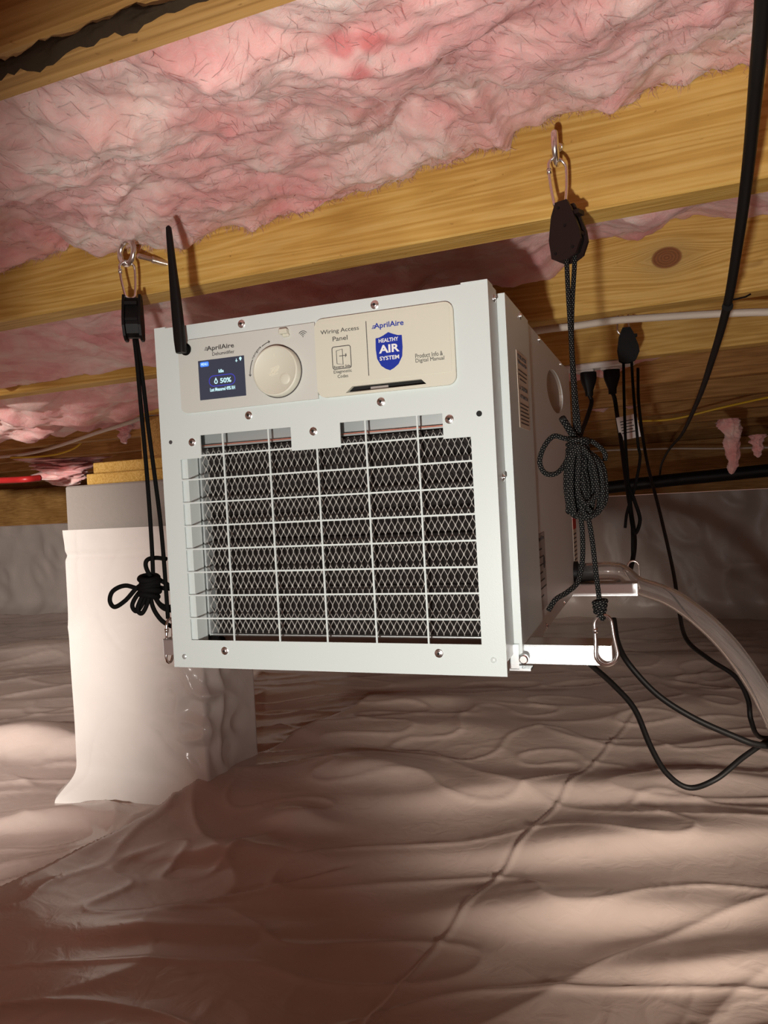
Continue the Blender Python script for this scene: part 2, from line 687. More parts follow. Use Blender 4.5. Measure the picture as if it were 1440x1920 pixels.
# ---- floor: one sheet over uneven ground
A_ = atz(0, 1660, .05)
B_ = atz(640, 1330, .05)
S1, S2 = atz(680, 1925, .01), atz(1200, 1330, .01)
C1, C2 = atz(265, 1716, .01), atz(665, 1618, .01)
BUMPS = []
for (px, py, half, thick, h) in ((700, 1478, 110, .10, .030), (560, 1560, 60, .05, .022), (980, 1500, 330, .09, .022), (1150, 1590, 330, .07, .018),
                                 (1080, 1705, 300, .07, .020), (1330, 1800, 240, .06, .016), (460, 1625, 130, .06, .022), (330, 1765, 180, .05, .014),
                                 (1330, 1470, 160, .08, .016), (860, 1330, 220, .12, .02), (120, 1550, 160, .07, .03), (60, 1400, 130, .12, .05), (90, 1230, 200, .35, .05)):
    c = atz(px, py, 0)
    e = atz(px + half, py, 0)
    BUMPS.append((c.x, c.y, (e - c).length, thick, h))


def seg_dist(x, y, a, b):
    dx, dy = b.x - a.x, b.y - a.y
    L = math.hypot(dx, dy)
    t = ((x - a.x) * dx + (y - a.y) * dy) / (L * L)
    s = ((x - a.x) * dy - (y - a.y) * dx) / L            # positive on the right (camera) side
    return t, s


def floor_h(x, y):
    w = fbm(x * .8 + 5, y * .8, 2) * .5
    h = .022 * fbm(x * .9 + w * .3, y * 2.0, 2) + .007 * perlin(x * 2.6 + 3, y * 6 + w)
    h = h + .0065 * np.clip(ridged(x * 1.1 + w, y * 3.4 + w * 2), 0, 1) ** 5
    h = h + .0045 * np.clip(ridged(x * 3.2 - y * 2.5 + w * 3, y * 4.6 + x * 1.2), 0, 1) ** 7
    h = h + .0010 * np.clip(ridged(x * 9 + y * 5, y * 13 - x * 6 + w * 4), 0, 1) ** 4 * sstep(0, .5, perlin(x * 2 + 8, y * 2))
    for cx, cy, a, b, k in BUMPS:
        dx, dy = x - cx, (y - cy + .03 * perlin(x * 3, y * 1.0 + k * 99))
        by = np.where(dy < 0, b * .55, b * 1.1)
        h = h + 1.3 * k * np.exp(-(dx / a) ** 2 - (dy / by) ** 2)
    t, s = seg_dist(x, y, A_, B_)
    along = sstep(-.9, -.3, t) * (1 - sstep(1.0, 1.35, t))
    s2 = s + .012 * perlin(t * 7, 0 * t)
    h = h + .06 * along * np.where(s2 > 0, np.exp(-s2 / .35), 0) * sstep(0, .02, s2)
    t, s = seg_dist(x, y, S1, S2)
    al = sstep(-.2, .02, t) * (1 - sstep(.97, 1.02, t))
    h = h + al * (.0036 * np.exp(-(s / .0045) ** 2) - .0015 * np.exp(-((s + .009) / .006) ** 2))
    t, s = seg_dist(x, y, C1, C2)
    al = sstep(0, .1, t) * (1 - sstep(.9, 1.0, t))
    h = h + al * (-.004 * np.exp(-(s / .005) ** 2) + .003 * np.exp(-((s - .012) / .008) ** 2))
    return h


ds = np.concatenate([np.linspace(-1.0, .6, 24)[:-1], .6 * (7.2 / .6) ** np.linspace(0, 1, 560)])
tx = np.linspace(-1, 1, 620)
Dg, Tg = np.meshgrid(ds, tx, indexing='ij')
Xg = Tg * np.maximum(Dg, .9) * .95 * np.where(Dg > 2.5, 1.0, 1.0)
hz = floor_h(Xg, Dg)
fl = grid_mesh('floor', np.stack([Xg, Dg, hz], -1), M['floor'], flip=True)
tag(fl, 'crinkled translucent white plastic vapour barrier sheet over the ground', kind='structure')
# the same ground carried on to the sides and behind the camera
m = MB()
m.box((-8, -3, -.25), (7, 8.4, -.20))
tag(m.build('floor', M['floor']), kind='structure')


# ---- walls
def wall(name, a, b, z0, z1, amp, mat):
    n = int((b - a).length / .03)
    k = 36
    u = np.linspace(0, 1, n)
    v = np.linspace(0, 1, k)
    Ug, Vg = np.meshgrid(u, v, indexing='ij')
    L = (b - a).length
    nn = Vector((-(b - a).y, (b - a).x, 0)).normalized()
    o = amp * (fbm(Ug * L * 3.0, Vg * 1.2, 3) + .8 * np.clip(ridged(Ug * L * 4 + Vg * 2, Vg * 2.2 - Ug * L), 0, 1) ** 3) + .22 * (1 - sstep(0, .3, Vg)) ** 2
    P = np.stack([a.x + (b.x - a.x) * Ug - nn.x * o, a.y + (b.y - a.y) * Ug - nn.y * o, z0 + (z1 - z0) * Vg], -1)
    return tag(grid_mesh(name, P, mat, flip=True), kind='structure')


ZW = CZ + .0
tag(wall('wall_back', jf(LEFT, BACK, 0), jf(RIGHT, BACK, 0), -.1, ZW - .014, .022, M['wallsheet']), 'far foundation wall draped in white plastic')
wall('wall_left', jf(LEFT, -1.5, 0), jf(LEFT, BACK, 0), -.1, ZW + .3, .03, M['wallsheet'])
wall('wall_right', jf(RIGHT, BACK, 0), jf(RIGHT, -1.5, 0), -.1, ZW + .3, .03, M['wallsheet'])


def beam(name, s0, s1, n0, n1, z0, z1, mat, parent=None, bev=.002):
    """a timber along the joist direction, its local X along the grain"""
    m = MB()
    m.box((s0, 0, 0), (s1, n1 - n0, z1 - z0), bev)
    o = m.build(name, mat, parent)
    o.matrix_world = Matrix.Translation(jf(0, n0, z0)) @ Matrix.Rotation(YAW, 4, 'Z')
    return o


c_ = MB()
c_.frame(jf(0, 0, ZJ + JH), JD, JN, Vector((0, 0, 1)), (LEFT, -1.5, 0), (RIGHT, BACK + .1, .02))
tag(c_.build('ceiling', wood('subfloor_board', *OLD, seed=31)), kind='structure')

w_pine = [wood('pine_%d' % i, *PINE, seed=i) for i in range(3)]
w_old = [wood('aged_pine_%d' % i, *OLD, seed=10 + i) for i in range(3)]
ks, kz = on_face(1250, 483, OFF + SP)
w_knot = wood('pine_with_knot', *PINE, knots=((ks, kz - ZJ, .0195),), seed=5)
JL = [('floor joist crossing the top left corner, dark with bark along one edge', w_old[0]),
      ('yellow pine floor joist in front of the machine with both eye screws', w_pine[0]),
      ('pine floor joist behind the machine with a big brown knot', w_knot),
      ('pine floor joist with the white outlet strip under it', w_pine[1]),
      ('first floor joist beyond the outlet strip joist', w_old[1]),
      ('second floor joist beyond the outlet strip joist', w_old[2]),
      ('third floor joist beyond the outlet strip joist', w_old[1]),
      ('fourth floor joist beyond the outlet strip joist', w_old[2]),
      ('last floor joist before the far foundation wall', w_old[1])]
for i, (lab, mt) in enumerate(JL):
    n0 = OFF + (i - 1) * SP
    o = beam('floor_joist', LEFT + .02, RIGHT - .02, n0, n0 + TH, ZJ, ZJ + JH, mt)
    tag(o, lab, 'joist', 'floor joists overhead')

tag(beam('rim_joist', LEFT + .02, RIGHT - .02, BACK - .02, BACK + .08, ZJ + .001, ZJ + JH, w_old[0]), 'rim joist standing on the sill over the far wall', 'joist')

# bark edge of the nearest joist
s0, z0 = on_face(0, 115, OFF - SP)
s1, z1 = on_face(300, 28, OFF - SP)
bk = MB()
nb, mb2 = 90, 9
for j in range(nb):
    u = j / (nb - 1)
    cz = z0 + (z1 - z0) * u + .004 * float(perlin(u * 5, .3))
    hw = (.0050 + .0016 * RNG.normal() * .6 + .004 * float(perlin(u * 9, 2.2)) + .003 * float(perlin(u * 30, 4.1))) * min(1, 5 * (1 - u) + .05)
    for i in range(mb2):
        v = i / (mb2 - 1) * 2 - 1
        bk.v.append(tuple(jf(s0 - .25 + (s1 - s0 + .3) * u, OFF - SP - .0005 - .0035 * (1 - v * v) * (1 + .6 * float(perlin(u * 40, v * 2 + 7))), cz + v * hw)))
for j in range(nb - 1):
    for i in range(mb2 - 1):
        q = j * mb2 + i
        bk.f.append((q, q + mb2, q + mb2 + 1, q + 1))
bk_o = bk.build('bark_edge', simple('dark_bark', (.035, .022, .012), .9, 0, .2, bump=(60, 1, .004)), smooth='all')
j0 = bpy.data.objects['floor_joist']
bk_o.parent = j0
bk_o.matrix_parent_inverse = j0.matrix_world.inverted()

# timber on top of the back wall
o = beam('sill_beam', LEFT + .02, RIGHT - .02, BACK - .10, BACK + .09, ZW - .012, ZJ - .002, w_old[2])
tag(o, 'long dark timber sill lying on top of the far plastic-draped wall', 'beam')


# ------------------------------------------------------------------ insulation
def edge_fn(pts, n):
    a = np.array(sorted(on_face(px, py, n) for px, py in pts))
    return lambda s: np.interp(s, a[:, 0], a[:, 1])


RED = (.74, .12, .13)


def stain_pt(px, py, z):
    p = atz(px, py, z)
    return tuple(p)


st = [(stain_pt(672, 132, ZJ + .03), .017, RED, .9), (stain_pt(640, 95, ZJ + .03), .012, RED, .55), (stain_pt(705, 95, ZJ + .03), .012, RED, .5),
      (stain_pt(690, 85, ZJ + .03), .010, RED, .4), (stain_pt(312, 345, ZJ + .03), .008, (.85, .16, .15), .7), (stain_pt(328, 330, ZJ + .03), .008, (.85, .16, .15), .8), (stain_pt(344, 316, ZJ + .03), .006, (.80, .14, .15), .8), (stain_pt(295, 370, ZJ + .03), .007, (.85, .16, .15), .8),
      (stain_pt(372, 178, ZJ + .03), .010, (.42, .20, .22), .7)]
M['fluff0'] = fluff('pink_glass_wool_stained', st)
M['fluff'] = fluff('pink_glass_wool')


def batt(name, bay, s_lo, s_hi, near_z, far_edge, sag, label, mat, res=.0045, seed=0, amp=1.0):
    """glass wool filling the bay between joists bay and bay+1; far_edge(s) gives its lower edge on the far joist's face"""
    n0 = OFF + (bay - 1) * SP + TH + .001
    n1 = OFF + bay * SP - .001
    ns = int((s_hi - s_lo) / res)
    nt = int((n1 - n0) / res)
    s = np.linspace(s_lo, s_hi, ns)
    t = np.linspace(0, 1, nt)
    S, T = np.meshgrid(s, t, indexing='ij')
    ze = far_edge(S)
    q = S * 1.0 + seed * 7.31
    n_ = T * (n1 - n0)
    nz = near_z(S) if callable(near_z) else near_z
    base = nz + (ze - nz) * sstep(.0, 1.0, T) - sag * np.sin(np.pi * np.clip(T * .95 + .05, 0, 1)) ** .8
    wx, wy = .05 * perlin(q * 5, n_ * 5 + 3), .05 * perlin(q * 5 + 9, n_ * 5)
    d = .024 * fbm(q * 3.6 + wx * 3, n_ * 4.5 + wy * 3, 2)
    d = d - .015 * (np.sqrt(perlin(q * 9 + wx * 9, n_ * 8.5 + wy * 9) ** 2 + .02) * 2 - .5)
    d = d - .0065 * (np.sqrt(perlin(q * 21 + wx * 16, n_ * 20 + wy * 16) ** 2 + .05) * 2 - .5)
    d = d - .0030 * (np.sqrt(perlin(q * 46 + wx * 30, n_ * 44 + wy * 30) ** 2 + .01) * 2 - .5)
    d = d + .0012 * perlin(q * 100, n_ * 100)
    fade = sstep(0, .04, T) * (1 - .55 * sstep(.9, 1, T))
    z = base + d * fade * amp
    lip = sstep(.955, 1, T)                      # rolled, ragged edge against the far joist
    z = z + lip * (.004 + .007 * perlin(q * 30, T * 0 + seed) + .004 * perlin(q * 90, T * 0 + seed))
    z = np.minimum(z, ZJ + JH - .01)
    nn = n0 + n_ + .006 * perlin(q * 20 + 4, n_ * 25) * sstep(0, .1, T) * (1 - sstep(.9, 1, T))
    P = np.stack([JD.x * S + JN.x * nn, JD.y * S + JN.y * nn, z], -1)
    o = grid_mesh(name, P, mat)
    return tag(o, label, 'insulation', 'pink insulation batts between the joists'), P


E1 = [(-120, 520), (0, 500), (60, 492), (110, 482), (135, 455), (165, 436), (195, 448), (215, 462), (330, 466), (345, 455), (430, 440), (500, 428), (550, 405), (650, 382), (750, 347), (870, 312), (958, 288),
      (966, 262), (1040, 220), (1150, 208), (1240, 170), (1330, 140), (1440, 122), (1560, 100)]
b0, P0 = batt('insulation_batt', 0, -1.15, .95, ZJ + .030, edge_fn(E1, OFF), -.004, 'fluffy pink insulation batt with red stains, largest and nearest overhead', M['fluff0'], .0034, 1)

E2 = [(-150, 745), (0, 728), (60, 722), (130, 706), (200, 698), (300, 685), (600, 640), (900, 540), (1040, 520), (1105, 472), (1180, 470), (1240, 458), (1300, 432), (1440, 428), (1600, 420)]
batt('insulation_batt', 1, -1.9, 1.15, (lambda s_: ZJ + .045 + .02 * (s_ > .1)), edge_fn([(x, y - (26 if x > 1050 else 4)) for x, y in E2], OFF + SP), .004, 'pink insulation batt in the bay right behind the machine\'s front joist', M['fluff'], .006, 2, .7)
E3 = [(-150, 850), (0, 828), (80, 822), (160, 800), (240, 780), (300, 760), (700, 660), (1060, 560), (1200, 530), (1440, 510), (1600, 500)]
batt('insulation_batt', 2, -2.6, 1.6, (lambda s_: ZJ + .03 + .12 * sstep(-.6, .2, s_)), edge_fn(E3, OFF + 2 * SP), .01, 'pink insulation batt in the bay between knotty joist and outlet joist', M['fluff'], .009, 3, 1.0)
for b_, (dz, lab) in enumerate(((.015, 'pink insulation batt in the first bay beyond the outlet joist'), (.07, 'pink insulation batt in the second bay beyond the outlet joist'),
                                (.03, 'pink insulation batt in the third bay beyond the outlet joist'), (.10, 'pink insulation batt in the fourth bay beyond the outlet joist'))):
    batt('insulation_batt', 3 + b_, -3.4, 2.6, (lambda s_: ZJ + .055 + .09 * sstep(-.3, .6, s_)), (lambda s, dz=dz: ZJ + dz + .035 + .015 * np.sin(s * 5) + .10 * sstep(-.3, .6, s)), .01, lab, M['fluff'], .014, 4 + b_, 1.0)


# loose fibres standing off the nearest batt
def fibres(name, P, count, parent, mat, edge=False, flat=False):
    n, m_ = P.shape[:2]
    vs, fs = [], []
    for k in range(count):
        if edge:
            i, j = RNG.randint(2, n - 3), m_ - 1 - RNG.randint(0, 3)
        else:
            i, j = RNG.randint(2, n - 3), RNG.randint(3, m_ - 3)
        p = Vector(P[i, j])
        d = Vector((RNG.normal(), RNG.normal(), -abs(RNG.normal()) * .8 - .1))
        if edge:
            d = JD * RNG.normal() * .7 - JN * .25 + Vector((0, 0, -1))
        if flat:
            i2, j2 = min(n - 1, i + 1), min(m_ - 1, j + 1)
            ang = 3.5 * float(perlin(p.x * 6, p.y * 6)) + RNG.normal() * .5 + .5
            d = (Vector(P[i2, j]) - p).normalized() * math.cos(ang) + (Vector(P[i, j2]) - p).normalized() * math.sin(ang) + Vector((0, 0, -.12))
        d.normalize()
        L = RNG.uniform(.006, .018) if flat else RNG.uniform(.004, .014)
        bend = Vector((RNG.normal(), RNG.normal(), RNG.normal())) * .35
        side = d.cross(Vector((RNG.normal(), RNG.normal(), RNG.normal()))).normalized() * RNG.uniform(.00012, .0004)
        o = len(vs)
        if flat:
            p = p - Vector((0, 0, .0006))
            bend = bend * .4
        q = p + d * L * .55
        e = p + (d + bend).normalized() * L
        vs += [p - d * .003 - side, p - d * .003 + side, q + side * .6, q - side * .6, e]
        fs += [(o, o + 1, o + 2, o + 3), (o + 3, o + 2, o + 4)]
    b = MB()
    b.add(vs, fs)
    o = b.build(name, mat, parent)
    o['kind'] = 'stuff'
    return o


fibres('loose_fibres', P0, 3000, b0, M['fluff'])
fibres('loose_fibres', P0, 2600, b0, M['fluff'], True)
fibres('surface_fibres', P0, 8000, b0, M['fluff'], False, True)


# hanging shreds far right
def shred(px, py, d, h, w, label, seed):
    r = np.random.RandomState(seed)
    k, nn = 60, 36
    P = np.zeros((k, nn + 1, 3))
    for i in range(k):
        v = i / (k - 1)
        c = at(px, py, d) + Vector((.010 * float(perlin(v * 3 + seed, .5)), 0, -h * v))
        rad = w * (.35 + .65 * (1 - v) ** 1.2) * min(1, (1 - v) * 7) ** .5 * (1 + .30 * float(perlin(v * 7, seed))) + .0006
        for j in range(nn + 1):
            a = 2 * math.pi * (j % nn) / nn
            ca, sa = math.cos(a), math.sin(a)
            q = rad * (1 + .55 * float(perlin(ca * 1.6 + seed, v * 5 + sa * 1.6)) + .30 * float(perlin(ca * 4 + seed, v * 16 + sa * 4)) + .15 * float(perlin(ca * 9, v * 40 + sa * 9)))
            P[i, j] = (c.x + q * ca, c.y + q * .7 * sa, c.z)
    return tag(grid_mesh('insulation_shred', P, M['fluff']), label, 'insulation')


shred(1368, 785, 2.0, .145, .026, 'longer shred of pink insulation dangling at far right', 3)
shred(1418, 815, 2.0, .060, .016, 'shorter shred of pink insulation dangling at far right', 5)
shred(232, 795, 2.3, .06, .022, 'shred of pink insulation dangling over the left white cable', 8)

shred(120, 860, 3.2, .115, .15, 'big sagging clump of pink insulation at far left under the joists', 12)

# ------------------------------------------------------------------ pier
pl = atz(152, 1486, .0)
PD = (pl - CAM).dot(FW)
pier = empty('foundation_pier', (0, 0, 0))
PW, PT = .385, .20
pier.matrix_world = Matrix.Translation(Vector((pl.x, pl.y, 0))) @ Matrix.Rotation(YAW, 4, 'Z')
tag(pier, 'concrete block pier wrapped in shiny white plastic, standing left of the machine', 'pier')
pz0 = CZ - .012
pz1 = CZ + .087
m = MB()
m.box((0, 0, pz0 - .10), (PW, PT, pz1), .004)
m.build('concrete_block', M['concrete'], pier)
for k in range(3):
    m = MB()
    zt = pz0 - .115 - .2 * k
    m.box((0, 0, max(0, zt - .19)), (PW, PT, zt), .004)
    m.build('concrete_block', M['concrete'], pier)
# wrap: perimeter x height
NP, NH = 260, 170
per = np.linspace(0, 2 * (PW + PT), NP)
hh = np.linspace(0, 1, NH)
PG, HG = np.meshgrid(per, hh, indexing='ij')
X = np.zeros_like(PG)
Y = np.zeros_like(PG)
NX = np.zeros_like(PG)
NY = np.zeros_like(PG)
for lo, hi, f in ((0, PW, lambda t: (t, 0 * t, 0, -1)), (PW, PW + PT, lambda t: (PW + 0 * t, t, 1, 0)),
                  (PW + PT, 2 * PW + PT, lambda t: (PW - t, PT + 0 * t, 0, 1)), (2 * PW + PT, 2 * (PW + PT) + 1, lambda t: (0 * t, PT - t, -1, 0))):
    k = (PG >= lo) & (PG < hi)
    x, y, nx, ny = f(PG - lo)
    X[k], Y[k] = x[k], y[k]
    NX[k], NY[k] = nx, ny
# round the corners' outward direction
cx, cy = X - PW / 2, Y - PT / 2
edge = np.minimum(np.minimum(np.abs(PG), np.abs(PG - PW)), np.minimum(np.abs(PG - PW - PT), np.abs(PG - 2 * PW - PT)))
edge = np.minimum(edge, np.abs(PG - 2 * (PW + PT)))
ce = np.exp(-(edge / .03) ** 2)
NX, NY = NX * (1 - ce * .5) + np.sign(cx) * ce * .5, NY * (1 - ce * .5) + np.sign(cy) * ce * .5
Z = .0 + HG * pz0
off = .007 + .0022 * fbm(PG * 4, Z * 3, 2)
off = off + .0022 * np.clip(ridged(PG * 3.5 + Z * 2, Z * 3 - PG * 3), 0, 1) ** 6
crum = np.exp(-((PG - PW) / .09) ** 2) * (sstep(.02, .15, Z) * (1 - sstep(.34, .5, Z)))
cr = np.abs(perlin(PG * 8 + Z * 9, Z * 8 - PG * 7)) * 2
off = np.maximum(off + crum * (.024 * (1 - cr) - .008), .004)
off = off + .050 * (1 - sstep(0, .10, Z)) ** 2                   # skirt at the ground
off = off - .0045 * np.exp(-((HG - .905) / .012) ** 2) + .003 * sstep(.93, 1, HG)
X2, Y2 = X + NX * off, Y + NY * off
X2[-1], Y2[-1] = X2[0], Y2[0]
fh = floor_h(np.array([pl.x]), np.array([pl.y]))[0]
grid_mesh('plastic_wrap', np.stack([X2, Y2, Z - .01], -1), M['wrap'], pier, flip=False)

# timbers carried by the pier
pf = pl.dot(JN)
psx = pl.dot(JD)


def xbeam(name, s0, s1, n0, n1, z0, z1, mat):
    """timber across the joists, local X along its length"""
    m = MB()
    m.box((0, 0, 0), (n1 - n0, s1 - s0, z1 - z0), .002)
    o = m.build(name, mat)
    o.matrix_world = Matrix.Translation(jf(s1, n0, z0)) @ Matrix.Rotation(YAW + math.pi / 2, 4, 'Z')
    return o


tag(xbeam('bearing_plank', psx + .06, psx + .37, pf + .012, pf + .19, pz1 + .0005, pz1 + .027, w_pine[2]), 'lower pine plank lying flat on the grey pier block', 'plank', 'planks stacked on the pier')
tag(xbeam('bearing_plank', psx + .075, psx + .37, pf + .02, pf + .19, pz1 + .028, pz1 + .054, w_pine[1]), 'upper pine plank of the two stacked on the pier', 'plank', 'planks stacked on the pier')
tag(xbeam('girder', psx + .16, psx + .26, pf + .10, OFF + 3 * SP, pz1 + .0545, ZJ - .002, w_old[0]), 'dark girder running back from the pier under the joists', 'beam')

# ------------------------------------------------------------------ the dehumidifier
BM = Matrix(((.94010149, .34087739, -.00343307, -.20690195), (-.34089256, .94001248, -.0129921, .73056543), (-.00120158, .0133842, .99990971, -.14369604 + CZ), (0, 0, 0, 1)))
BMI = BM.inverted()
BW, BD, BH = .3193, .5323, .320
dh = empty('dehumidifier', M=BM)
tag(dh, 'white metal dehumidifier with wire grille front, hung by black ropes below the joists', 'dehumidifier')


def fr(u, v, dep):
    """front-face plate mapping: depth goes into the machine"""
    return (u, dep, v)


def bpx(px, py, t):
    """local (u, v) where the sight line meets the local plane depth = t"""
    o = BMI @ CAM
    d = (BMI.to_3x3() @ ray(px, py))
    k = (t - o.y) / d.y
    p = o + d * k
    return p.x, p.z


def rect(u0, v0, u1, v1):
    return [(u0, v0), (u1, v0), (u1, v1), (u0, v1)]


def rrect(u0, v0, u1, v1, r, n=5):
    P = []
    for cx, cy, a0 in ((u1 - r, v0 + r, -90), (u1 - r, v1 - r, 0), (u0 + r, v1 - r, 90), (u0 + r, v0 + r, 180)):
        for k in range(n + 1):
            a = math.radians(a0 + 90 * k / n)
            P.append((cx + r * math.cos(a), cy + r * math.sin(a)))
    return P


def circ(u, v, r, n=20):
    return [(u + r * math.cos(2 * math.pi * k / n), v + r * math.sin(2 * math.pi * k / n)) for k in range(n)]


T_ = .0014
m = MB()
win = [(.0205, .0260), (.2993, .0260), (.2993, .1962), (.2762, .1962), (.2762, .2172), (.1842, .2172), (.1842, .1962), (.1369, .1962), (.1369, .2172), (.0433, .2172), (.0433, .1962), (.0205, .1962)]
m.plate(rect(0, 0, BW, BH), [win, rect(.032, .243, .285, .302)], fr, T_)
FD = .034
m.box((0, T_, 0), (T_, FD, BH))
m.box((BW - T_, T_, .012), (BW, FD, BH))
m.box((T_, T_, BH - T_), (BW - T_, FD, BH))
m.box((T_, T_, 0), (BW - T_, .016, T_))
m.build('front_panel', M['white'], dh, recalc=True)
m = MB()
m.box((BW - .022, -.0004, BH + .0), (BW, .02, BH + .0012))
m.build('corner_tab', M['white'], dh)
m = MB()
m.box((.0, .0, BH + .0), (.012, .02, BH + .0012))
m.build('corner_tab', M['white'], dh)

# grille bars
for k, u in enumerate((.0670, .1143, .1613, .2076, .2541)):
    m = MB()
    v1 = .1965 if k == 2 else .2175
    m.box((u - .00075, .0002, .0255), (u + .00075, .0013, v1))
    m.build('grille_bar', M['white'], dh)
for k in range(8):
    v = .0465 + .0217 * k
    m = MB()
    u0, u1 = (.0200, .2998)
    m.box((u0, .0003, v - .00075), (u1, .0012, v + .00075))
    m.build('grille_bar', M['white'], dh)

# filter: frame, expanded mesh, dark media behind
TM = .024
ml, _ = bpx(388, 1000, TM)
_, mt_ = bpx(732, 812, TM)
_, mb_ = bpx(482, 1186, TM)
mr = .306
m = MB()
px_, pz_ = .0061, .0126
cols = int((mr - ml) / px_) + 1
wv = .00031
rows = int(round((mt_ - mb_) / (pz_ / 2)))
for c in range(cols):
    for side in (0, 1):
        pts = []
        x0 = ml + c * px_
        for r_ in range(rows + 1):
            z = mb_ + r_ * pz_ / 2
            flip_ = (r_ + side) % 2
            amp_ = px_ / 2 - wv * .7
            x = x0 + (amp_ if flip_ else 0) if side == 0 else x0 + px_ - (amp_ if not flip_ else 0)
            kn = pz_ * .05
            pts += [(x, z - kn), (x, z + kn)]
        yj = TM + (.0006 if side else 0)
        o_ = len(m.v)
        for (x, z) in pts:
            m.v += [(x - wv, yj, z), (x + wv, yj - .0004, z), (x + wv, yj + .0006, z), (x - wv, yj + .0010, z)]
        for i in range(len(pts) - 1):
            for k in range(4):
                l = (k + 1) % 4
                m.f.append((o_ + i * 4 + k, o_ + i * 4 + l, o_ + i * 4 + 4 + l, o_ + i * 4 + 4 + k))
mo = m.build('expanded_mesh', M['meshmetal'], dh, recalc=True)
mo['label'] = 'silver expanded metal mesh'
m = MB()
npl = 15
zs = np.linspace(mb_ - .002, mt_ + .002, npl * 2 + 1)
for i in range(npl * 2):
    ya, yb = (TM + .008, TM + .016) if i % 2 == 0 else (TM + .016, TM + .008)
    m.add([(ml - .002, ya, zs[i]), (mr + .004, ya, zs[i]), (mr + .004, yb, zs[i + 1]), (ml - .002, yb, zs[i + 1])], [(0, 1, 2, 3)])
mo = m.build('pleated_filter', M['coil'], dh)
mo['label'] = 'dark pleated filter'
m = MB()
m.box((ml - .022, TM + .001, mb_ - .003), (ml - .001, TM + .012, mt_ + .003))
m.box((ml - .026, TM - .010, mb_ - .003), (ml - .022, TM + .012, mt_ + .003))
m.box((ml - .0015, TM - .003, mb_ - .003), (ml - .0005, TM + .012, mt_ + .003))
m.box((ml - .002, TM - .001, mb_ - .0035), (mr + .004, TM + .012, mb_ - .0015))
m.box((ml - .022, TM + .004, mt_ + .001), (mr + .004, TM + .006, .235))
m.box((ml - .002, TM - .001, mt_ + .0008), (mr + .004, TM + .005, mt_ + .002))
m.build('filter_frame', M['galv'], dh)
m = MB()
m.box((.0150, .0030, .014), (.0262, .020, .232))
m.build('inner_flange', M['white'], dh)
m = MB()
m.box((ml, TM - .0016, mt_ + .0022), (mr, TM - .0006, mt_ + .0030))
m.build('copper_trim', simple('copper', (.75, .28, .2), .4, .6), dh)
m = MB()
m.box((.028, TM + .006, .0152), (mr, TM + .010, mb_ - .004))
m.build('bounce_strip', simple('brown_painted_bounce', (.42, .29, .25), .45), dh)  # added strip; its brown paints the pink light caught on the cabinet floor
m = MB()
m.box((.0024, TM - .022, .0135), (BW - .003, TM + .04, .0150))
m.build('drip_tray', simple('tan_painted_bounce', (.55, .40, .34), .4), dh)  # pinkish bounce light is put into this tan colour
m = MB()
m.box((ml - .014, TM - .004, .0150), (ml + .010, TM + .010, mb_ - .004), .003)
m.build('foam_block', M['dark'], dh)

# cabinet: open-fronted body of five sheets
E_ = .0068                                   # how far the side sheets stand proud of the front panel
SD = .037
SEAM = .1555
m = MB()
m.box((.002, SD, BH - .004), (BW - .002, BD, BH - .0025))
m.box((.002, SD + .03, .001), (BW - .002, BD, .0025))
m.box((.002, BD - .0015, .001), (BW - .002, BD, BH - .0025))
m.box((-.0055, SD, .002), (-.004, BD, BH - .003))
m.box((.0015, FD - .003, .002), (.0025, SD + .02, BH - .003))
m.build('cabinet_shell', M['side'], dh)
m = MB()
m.box((BW - .004, SD + .002, .003), (BW - .002, BD, BH - .003))
m.build('inner_liner', simple('grey_liner', (.30, .26, .24), .6), dh)


def sd(t, v, dep):
    return (BW + E_ - dep, t, v)


m = MB()
m.plate(rect(SD, .0035, SEAM, BH - .0025), [], sd, .0014)
m.box((BW - .002, SD - .0012, .0035), (BW + E_, SD, BH - .0025))          # lip facing the front
m.build('side_panel', M['white'], dh, recalc=True)
m = MB()


def sd2(t, v, dep):
    return (BW + E_ - .0022 - dep, t, v)


hole = [(.3665 + .0775 * math.cos(2 * math.pi * k / 40), .2700 + .0262 * math.sin(2 * math.pi * k / 40)) for k in range(40)]
m.plate(rect(SEAM - .004, .0035, BD, BH - .0025), [hole], sd2, .0014)
m.build('side_panel', M['side'], dh, recalc=True)
# handle recess behind the oblong hole
m = MB()
hp = [(t, v) for t, v in hole]
nh = len(hp)
m.add([sd2(t, v, .0014) for t, v in hp] + [sd2(t, v, .0045) for t, v in hp],
      [(i, (i + 1) % nh, nh + (i + 1) % nh, nh + i) for i in range(nh)] + [tuple(range(nh, 2 * nh))])
mo = m.build('handle_recess', simple('brown_grey_recess', (.36, .29, .24), .6), dh)


# ---- screws (one mesh, shared)
def screw_mesh(r=.0037):
    m = MB()
    m.lathe((0, 0, 0), (0, -1, 0), [(-.001, r), (.0006, r), (.0009, r * .86), (.0011, r * .62), (.0019, r * .58), (.0021, r * .5)], 18)
    o = m.build('screw', M['chrome'], dh, smooth=True, recalc=True)
    return o


SC0 = screw_mesh()
sk = MB()
sk.lathe((0, 0, 0), (0, -1, 0), [(.00195, .00125), (.00215, .00125)], 6)
SK0 = sk.build('painted_socket', M['dark'], SC0, recalc=True)  # dark hex cap on the head, painting the shade of its recess
FRS = [(.0940, .3137), (.2224, .3136), (.0959, .2311), (.2234, .2317), (.0346, .2114), (.1591, .2117), (.2821, .2119), (.0566, .0165), (.2627, .0182)]
SDS = [(.1087, .3125), (.2405, .3135), (.430, .3135), (.19, .0075), (.345, .0075), (.46, .0075)]


def copy_screw(mat):
    a = SC0.copy()
    COL.objects.link(a)
    a.parent = dh
    b = SK0.copy()
    COL.objects.link(b)
    b.parent = a
    a.matrix_local = mat
    return a


